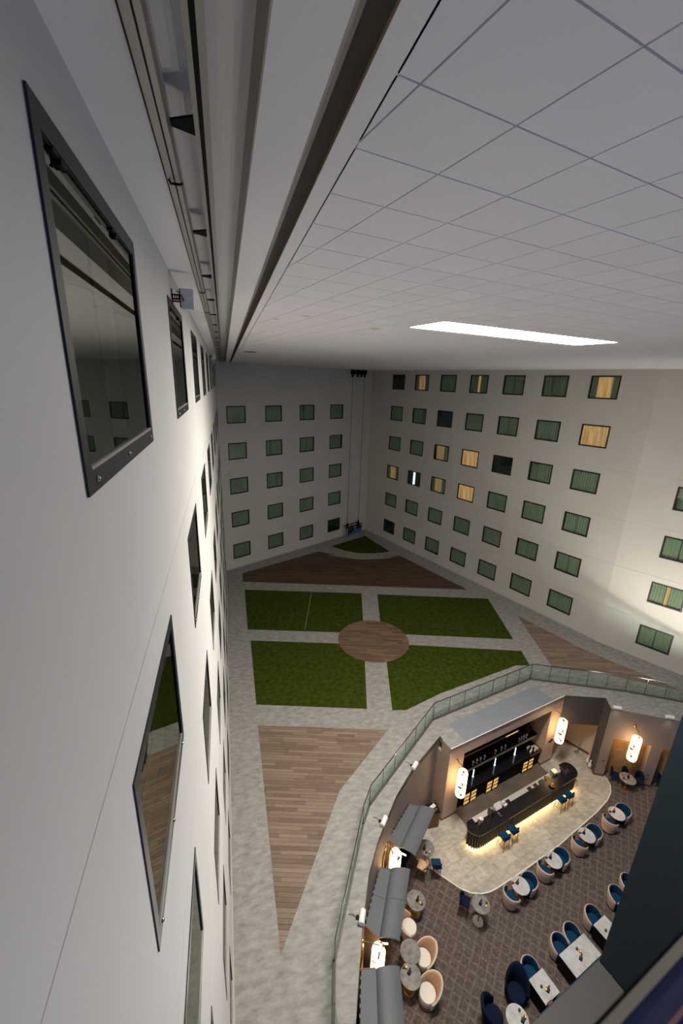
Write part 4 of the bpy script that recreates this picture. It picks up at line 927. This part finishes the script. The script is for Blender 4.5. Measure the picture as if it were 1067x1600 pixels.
# tall table with blue chair
place(RTH, (9.62, 9.38, ZL), 0, 'tall grey round table with pale disc base at the marble tip', 'tall round tables')
place(bar_stool('bar_chair', 0.72, 'velvet_navy'), (9.17, 9.80, ZL), 0.85, 'navy high chair with splayed legs at the tall table', 'high chairs')
dress(9.62, 9.38, A_B, 1.05, (-0.02, 0.02, 0.10, -0.16, 0.2, -0.08), 'tall grey table with the pale disc base')
# left side tables by the canopies
place(RTH, (8.42, 11.90, ZL), 0, 'tall grey round table below the upper canopy at the marble edge', 'tall round tables')
place(bar_stool('bar_chair', 0.72, 'velvet_blue'), (8.68, 11.35, ZL), 2.9, 'blue high chair at the tall table below the upper canopy', 'high chairs')
place(bar_stool('bar_chair', 0.72, 'leather_tan'), (8.05, 11.45, ZL), -2.3, 'dusky pink high chair half under the upper canopy', 'high chairs')
dress(8.42, 11.90, A_B, 1.05, (-0.12, 0.0, -0.02, -0.25, -0.15, -0.18), 'tall table below the upper canopy')
place(RTG, (7.20, 10.30, ZL), 0, 'grey round table beside the middle canopy', 'grey round tables by the canopies')
place(CREAM, (6.48, 10.78, ZL), 1.9, 'cream shell armchair behind the table beside the middle canopy', 'cream armchairs')
place(CREAM, (6.64, 9.72, ZL), 1.2, 'cream shell armchair in front of the middle canopy, nearer the viewer', 'cream armchairs')
dress(7.20, 10.30, A_B, .75, (0.05, -0.02, 0.08, -0.18, 0.12, -0.22), 'grey table beside the middle canopy')
place(RTG, (6.30, 8.86, ZL), 0, 'grey round table by the lower lantern, farther of the two', 'grey round tables by the canopies')
place(RTG, (6.03, 8.22, ZL), 0, 'grey round table by the lower lantern, nearer of the two', 'grey round tables by the canopies')
place(CREAM, (6.80, 8.72, ZL), -1.45, 'cream and tan shell armchair at the farther grey table by the lower lantern', 'cream armchairs')
place(CREAM, (6.53, 7.80, ZL), -1.45, 'cream and tan shell armchair at the nearer grey table by the lower lantern', 'cream armchairs')
dress(6.03, 8.22, A_B, .75, (0.0, 0.10, -0.02, 0.25, -0.1, 0.30), 'nearer grey table by the lower lantern')
place(CREAM, (6.45, 6.15, ZL), -1.35, 'cream shell armchair at the bottom edge of the lounge', 'cream armchairs')
# nook
place(round_table('nook_table', 0.40, 0.75, 'table_grey', 'brass', 0.2), (20.98, 12.66, ZL), 0, 'dark round table in front of the slatted niche', 'nook tables')
place(SIDE, (20.75, 13.22, ZL), 0.75, 'navy chair beside the taupe pier in the niche', 'navy chairs in the niches')
place(SIDE, (21.30, 13.00, ZL), -0.15, 'navy chair below the niche lantern, behind the dark round table', 'navy chairs in the niches')
place(SIDE, (21.78, 12.60, ZL), -0.9, 'navy chair tucked against the second pier in the niche', 'navy chairs in the niches')
place(SIDE, (22.85, 12.2, ZL), 0.2, 'navy chair in the second niche next to the teal pier', 'navy chairs in the niches')
place(SIDE, (23.1, 11.75, ZL), -.4, 'navy chair in the second niche, farther behind the teal pier', 'navy chairs in the niches')
dress(20.98, 12.66, A_B, .75, (0.08, 0.02, -0.14, 0.02, -0.2, 0.1), 'dark round table by the slatted niche')
# stools at the bar
for k, ((x, y), d) in enumerate((((12.38, 11.62), 'nearest the curved left end'), ((12.98, 11.78), 'second from the curved left end'), ((16.45, 12.52), 'third from the curved left end'), ((17.02, 12.64), 'nearest the curved right end'))):
    place(STOOL, (x, y, ZL + .019), A_B + PI, 'blue bar stool before the ribbed bar, ' + d, 'blue bar stools')
# service station between canopy and portal
SS = thing('service_station', (9.60, 13.52, ZL), A_B - .25, 'dark-topped wooden service cabinet beside the stone portal', 'cabinet')
MB().box(-.28, .24, -.26, .22, .0, 1.0).obj('body', 'wood_red', SS, local=True); MB().box(-.30, .26, -.28, .24, 1.0, 1.03).obj('top', 'black', SS, local=True)
for s_ in (-.12, .12): MB().box(s_ - .11, s_ + .11, -.268, -.26, .1, .9).obj('door', 'wood_red', SS, local=True)
nk = thing('napkin_stack', (9.58, 13.58, ZL + 1.03), .5, 'folded white napkins on the service cabinet', 'napkins')
MB().box(-.17, -.01, -.08, .08, 0, .06).obj('napkin', 'porcelain', nk, local=True); MB().box(.0, .16, -.1, .06, 0, .05).obj('napkin', 'marble_trim', nk, local=True)
rb_ = thing('red_box', (9.66, 13.38, ZL + 1.03), .3, 'small red box beside the white napkins', 'box')
MB().box(-.07, .07, -.05, .05, 0, .08).obj('case', 'red_paint', rb_, local=True); MB().box(-.072, .072, -.052, .052, .08, .09).obj('lid', 'wood_red', rb_, local=True)
# bollard / stanchion and vases
sp = thing('stanchion', (20.22, 15.28, ZL + .012), 0, 'slim metal post with round foot in the recess', 'post')
MB().lathe([(.14, 0), (.14, .015), (.03, .04)], (0, 0, 0), 20).obj('base', 'steel', sp, local=True); MB().lathe([(.025, .03), (.025, .9), (.045, .92), (.045, 1.0), (.02, 1.02)], (0, 0, 0), 12).obj('post', 'steel', sp, local=True)
def vase(): 
    t = thing('floor_vase', (0, 0, 0), 0, '', 'vase'); MB().lathe([(.06, 0), (.10, .12), (.09, .28), (.035, .42), (.035, .5), (.05, .52)], (0, 0, 0), 16).obj('body', 'marble_trim', t, smooth=True, local=True)
    MB().lathe([(.062, 0), (.085, .06), (.102, .12)], (0, 0, 0), 16).obj('foot', 'brass', t, local=True); return t
VS = vase()
place(VS, (20.22, 14.50, ZL + .019), 0, 'white and brass floor vase by the pier, farther from the bar', 'floor vases')
place(VS, (20.10, 14.22, ZL + .019), 0, 'white and brass floor vase by the pier, nearer the bar', 'floor vases')

# ---------------------------------------------------------------- lanterns
def lantern(wallp, n, zb, label, zt=-1.12, zbot=-2.68, reach=0.46):
    lx, ly = wallp[0] + n[0] * reach, wallp[1] + n[1] * reach
    t = thing('wall_lantern', (wallp[0], wallp[1], zb), math.atan2(n[1], n[0]), label, 'lamp', 'tall paper lanterns on the walls')
    MB().lathe([(.07, 0), (.07, .02), (.03, .03)], (0, 0, 0), 14).obj('wall_plate', 'brass', t, local=True)
    t.children[-1].rotation_euler = (0, PI / 2, 0)
    MB().tube([(0, 0, 0), (reach, 0, 0.0)], .018, 8).obj('arm', 'bronze', t, local=True); MB().tube([(reach, 0, 0.0), (reach, 0, zt - zb)], .014, 8).obj('drop_rod', 'brass', t, local=True)
    h = zt - zbot; r = .235
    MB().lathe([(r * .55, 0), (r * .92, .06), (r, .16), (r, h - .16), (r * .92, h - .05), (r * .5, h)], (reach, 0, zbot - zb), 28).obj('lantern_shade', 'lantern', t, smooth=True, local=True)
    return t
nB = (math.sin(A_B), -math.cos(A_B)); nN = (nd[1], -nd[0])
lantern(bw(0.52, 0), nB, -0.92, 'glowing lantern on the stone pier at the service-cabinet end of the bar')
lantern(bw(7.87, 0), nB, -0.90, 'glowing lantern on the stone pier beside the dark recess')
lantern(TN((1.33, 0, 0)), nN, -0.82, 'glowing lantern hanging before the slatted niche wall')
n4 = norm(0.75, -0.66)
lantern((6.12, 11.29), norm(0.743, -0.669), -1.72, 'glowing lantern between the upper and middle canopies', -1.85, -3.3, 0.43)
lantern((4.21, 8.57), norm(0.896, -0.444), -1.72, 'glowing lantern between the middle and lower canopies', -1.85, -3.3, 0.57)
def arched_mirror(P, n, label):
    t = thing('arched_mirror', (P[0] + n[0] * .02, P[1] + n[1] * .02, -3.4), math.atan2(n[1], n[0]) + PI / 2, label, 'mirror', 'arched mirrors between the canopies')
    o = [(-.34, 0), (.34, 0)] + [(.34 * math.cos(a), 1.3 + .34 * math.sin(a)) for a in [PI * k / 12 for k in range(13)]]
    i = [(x * .90, .03 + z * .972) for x, z in o]; k = len(o)
    b = MB(); b.add([(x, 0, z) for x, z in o] + [(x, -.04, z) for x, z in o] + [(x, 0, z) for x, z in i] + [(x, -.04, z) for x, z in i],
        [(j, (j + 1) % k, k + (j + 1) % k, k + j) for j in range(k)] + [(k + j, k + (j + 1) % k, 3 * k + (j + 1) % k, 3 * k + j) for j in range(k)] + [(3 * k + j, 3 * k + (j + 1) % k, 2 * k + (j + 1) % k, 2 * k + j) for j in range(k)])
    b.obj('gold_frame', 'brass', t, local=True)
    g = MB(); g.add([(x, -.01, z) for x, z in i] + [(x, -.02, z) for x, z in i], [tuple(range(k)), tuple(range(2 * k - 1, k - 1, -1))] + [(j, (j + 1) % k, k + (j + 1) % k, k + j) for j in range(k)]); g.obj('mirror_glass', 'mirror', t, local=True)
arched_mirror((6.10, 11.27), norm(0.743, -0.669), 'gold-framed arched mirror behind the lantern of the upper gap'); arched_mirror((4.19, 8.53), norm(0.896, -0.444), 'gold-framed arched mirror behind the lantern of the lower gap')

# ---------------------------------------------------------------- canopies over the booths
def canopy(wall2, fold2, front2, label, split):
    ZT = -1.95
    c = thing('booth_canopy', (fold2[0][0], fold2[0][1], ZT), 0, label, 'canopy', 'grey booth canopies along the curved wall')
    lerp = lambda a, b, t: (a[0] + (b[0] - a[0]) * t, a[1] + (b[1] - a[1]) * t)
    cuts = [0] + split + [1]
    for a, b in zip(cuts[:-1], cuts[1:]):
        e = 0.002
        MB().prism([lerp(*wall2, a + e), lerp(*wall2, b - e), lerp(*fold2, b - e), lerp(*fold2, a + e)], ZT - .05, ZT).obj('top_board', 'canopy_grey', c)
        hood = MB(); vs = []; pr = ((0, 0.0), (.05, .045), (.14, .085), (.30, .105), (.55, .10), (.82, .055), (1, -.02))
        for t in (a + e, b - e):
            f0, f1 = lerp(*fold2, t), lerp(*front2, t)
            for k, h in pr: q = lerp(f0, f1, k); vs += [(q[0], q[1], ZT + h), (q[0], q[1], ZT + h - .05)]
        n_ = len(pr); fs = []
        for k in range(n_ - 1):
            i, j = 2 * k, 2 * n_ + 2 * k
            fs += [(i, i + 2, j + 2, j), (i + 1, j + 1, j + 3, i + 3), (i, i + 1, i + 3, i + 2), (j, j + 2, j + 3, j + 1)]
        fs += [(0, 2 * n_, 2 * n_ + 1, 1), (2 * n_ - 2, 2 * n_ - 1, 4 * n_ - 1, 4 * n_ - 2)]
        hood.add(vs, fs).obj('curved_hood', 'canopy_grey', c, smooth=True)
    L = math.hypot(wall2[1][0] - wall2[0][0], wall2[1][1] - wall2[0][1]); n = int(L / 0.2)
    for k in range(n):
        a, b = (k + .2) / n, (k + .8) / n
        q = [lerp(*wall2, a), lerp(*wall2, b)]; f = [lerp(lerp(*wall2, a), lerp(*fold2, a), .07), lerp(lerp(*wall2, b), lerp(*fold2, b), .07)]
        MB().prism([q[0], q[1], f[1], f[0]], ZT - .001, ZT + .003).obj('vent_slot', 'black', c)
    for t in (0.0, 1.0):
        s1 = 0.02 if t == 0 else -0.02
        MB().prism([lerp(*wall2, t), lerp(*fold2, t), lerp(*fold2, t + s1), lerp(*wall2, t + s1)], ZL + .0, ZT - .05).obj('end_panel', 'plaster_dark', c)
        MB().prism([lerp(*wall2, t), lerp(*fold2, t), lerp(*fold2, t - s1 * .5), lerp(*wall2, t - s1 * .5)], ZT - .05, ZT + .004).obj('end_trim', 'wood_red', c)
        if t == 1.0: MB().prism([lerp(lerp(*fold2, t), lerp(*front2, t), .05), lerp(lerp(*fold2, t), lerp(*front2, t), .45), lerp(lerp(*fold2, t + s1 * .6), lerp(*front2, t + s1 * .6), .45), lerp(lerp(*fold2, t + s1 * .6), lerp(*front2, t + s1 * .6), .05)], ZT - .30, ZT - .24).obj('end_light', 'emit_warm', c)
    # bench inside
    MB().prism([lerp(*wall2, .04), lerp(*wall2, .96), lerp(lerp(*wall2, .96), lerp(*fold2, .96), .95), lerp(lerp(*wall2, .04), lerp(*fold2, .04), .95)], ZL, ZL + .45).obj('bench_seat', 'velvet_navy', c)
    return c
canopy(((7.87, 12.86), (6.33, 11.62)), ((8.24, 12.62), (6.68, 11.18)), ((8.90, 12.30), (7.18, 10.74)), 'grey booth canopy nearest the bar portal', [])
canopy(((5.60, 10.68), (4.46, 9.08)), ((6.02, 10.53), (4.84, 8.60)), ((6.79, 10.34), (5.50, 8.36)), 'grey booth canopy in the middle of the curved wall', [0.48])
canopy(((3.96, 8.0), (2.98, 5.2)), ((4.46, 7.88), (3.56, 4.95)), ((5.25, 7.76), (4.42, 4.9)), 'grey booth canopy at the bottom edge of the picture', [0.62])

# ---------------------------------------------------------------- rim floodlights
def floodlight(P, t, aim_dn, label, up):
    ang_ = math.atan2(t[1], t[0])
    f = thing('rim_floodlight', (P[0], P[1], 0), ang_, label, 'floodlight', 'white cylinder floodlights on the rim')
    b = MB().lathe([(.085, -.2), (.10, -.19), (.10, .19), (.085, .2)], (0, 0, 0), 18).obj('lamp_body', 'white_metal', f, smooth=True, local=True); b.rotation_euler = (0, PI / 2, 0); b.location = (0, 0, .10)
    MB().box(-.06, .06, .06, .20, 0.0, .03).obj('bracket', 'black', f, local=True); MB().box(-.05, .05, .08, .10, 0.03, .12).obj('bracket', 'black', f, local=True)
    MB().tube([(0, .2, .02), (.05, .32, .02), (.02, .45, .02)], .008, 6).obj('cable', 'pot_dark', f, local=True)
    ld = bpy.data.lights.new('rim_floodlight_lamp', 'SPOT'); ld.energy = aim_dn; ld.color = (1.0, 0.93, 0.82); ld.spot_size = 2.2; ld.spot_blend = 0.8; ld.shadow_soft_size = 0.08
    lo = bpy.data.objects.new('rim_floodlight_lamp', ld); COL.objects.link(lo); lo.parent = f; lo.location = (0, -.14, .02)
    lo.rotation_euler = (math.radians(-28), 0, 0)
    for tgt, e_, sz in (up or []):
        l2 = bpy.data.lights.new('rim_flood_fill_beam', 'SPOT'); l2.energy = e_; l2.color = (1.0, 0.96, 0.87); l2.spot_size = sz; l2.spot_blend = 1.0; l2.shadow_soft_size = 0.10  # beams from the left fixtures are added fill for ceiling and long wall
        lo2 = bpy.data.objects.new('rim_flood_fill_beam', l2); COL.objects.link(lo2); lo2.parent = f; lo2.location = (0, 0, .26)
        d = (f.rotation_euler.to_matrix().inverted()) @ (Vector(tgt) - Vector((P[0], P[1], .26)))
        lo2.rotation_euler = d.to_track_quat('-Z', 'Y').to_euler()
floodlight((8.02, 12.99), norm(1.19, 1.02), SPOT_W, 'white rim floodlight nearest the bar portal, left side', [((11.0, 11.0, 17.7), UP_FILL_W, 1.7), ((0.0, 13.5, 9.0), WALL_FILL_W, 1.7)])
floodlight((5.78, 10.98), norm(.9, 1.0), SPOT_W, 'white rim floodlight above the upper canopy', [((6.0, 8.0, 17.7), UP_FILL_W, 1.5), ((0.0, 11.5, 7.0), WALL_FILL_W, 1.7)])
floodlight((4.02, 8.28), norm(.67, 1.35), SPOT_W, 'white rim floodlight above the middle canopy', [((4.0, 6.5, 17.7), UP_FILL_W, 1.5), ((0.0, 12.0, 8.0), WALL_FILL_W, 1.7)])
floodlight((20.25, 13.70), nd, SPOT_W, 'white rim floodlight above the taupe pier', [((24.8, 18.4, 10.5), FLOOD_W * 0.65, 2.0)])
floodlight((22.42, 12.50), nd, SPOT_W, 'white rim floodlight nearest the teal pier', [((26.0, 16.4, 10.5), FLOOD_W * 1.5, 2.0)])

# ---------------------------------------------------------------- banquette, pier, ledge, balcony rail (viewer's side)
VB = frame(12.77, 6.70, A_B)
PT = tag(MB(VB).box(0, 4.5, -9, 0, -3.4, 18.15).obj('wall_pier', 'teal_paint'), 'tall dark teal pier at the right edge', None, None, 'structure')
BQ = thing('banquette', VB((-1.6, 0.2, ZL)), A_B, 'long teal banquette behind the square tables', 'bench')
MB(VB).box(-3.1, 6.0, 0.03, 0.10, ZL + .3, ZL + 1.0).obj('backrest', 'teal_fabric', BQ); MB(VB).box(-2.33, 6.0, 0.10, 0.185, ZL + .1, ZL + .42).obj('seat', 'velvet_navy', BQ)
MB(VB).box(-2.55, -2.35, 0.02, 0.18, ZL, ZL + 0.98).obj('end_block', 'wood_red', BQ)
LD = tag(MB(VB).box(-6.2, 0, -1.05, 0.03, ZL, ZL + 1.20).obj('trim_4', 'ledge_grey'), 'grey ledge behind the banquette', None, None, 'structure')
tag(MB(VB).box(-6.2, 1.2, -1.075, -1.05, ZL + 1.0, ZL + 1.23).obj('trim_5', 'white_metal'), 'thin pale edge of the grey ledge', None, None, 'structure')
tag(MB(VB).box(-6.2, 0, -6, -1.075, ZL, ZL + 1.0).obj('trim_6', 'wood_red'), 'brown lower ledge beyond the pale edge', None, None, 'structure')
RB = thing('balcony_rail', (0.95, 0.13, 15.93), A_B, 'blurred beige and violet handrail of the viewer\'s balcony', 'handrail')
TRl = frame(0.861, 0.134, A_B, 15.93)
MB(TRl).box(-0.8, 1.5, -0.0036, 0.0038, -0.010, 0.0).obj('top_strip', 'rail_beige', RB)
MB(TRl).add([(-.8, -.0036, -.002), (1.5, -.0036, -.002), (1.5, -.09, .004), (-.8, -.09, .004), (-.8, -.0036, -.012), (1.5, -.0036, -.012), (1.5, -.09, -.006), (-.8, -.09, -.006)], [(0, 1, 2, 3), (7, 6, 5, 4), (0, 4, 5, 1), (1, 5, 6, 2), (2, 6, 7, 3), (3, 7, 4, 0)]).obj('rail_cap', 'rail_blue', RB)
MB(TRl).box(-.8, 1.5, -.0248, -.0216, -.004, .0008).obj('pink_reflection', 'rail_pink_reflection', RB)  # pink reflection in the rail, painted as a coloured strip
MB(TRl).box(-.8, 1.5, 0.0038, 0.008, -0.6, -0.010).obj('rail_skirt', 'black', RB)
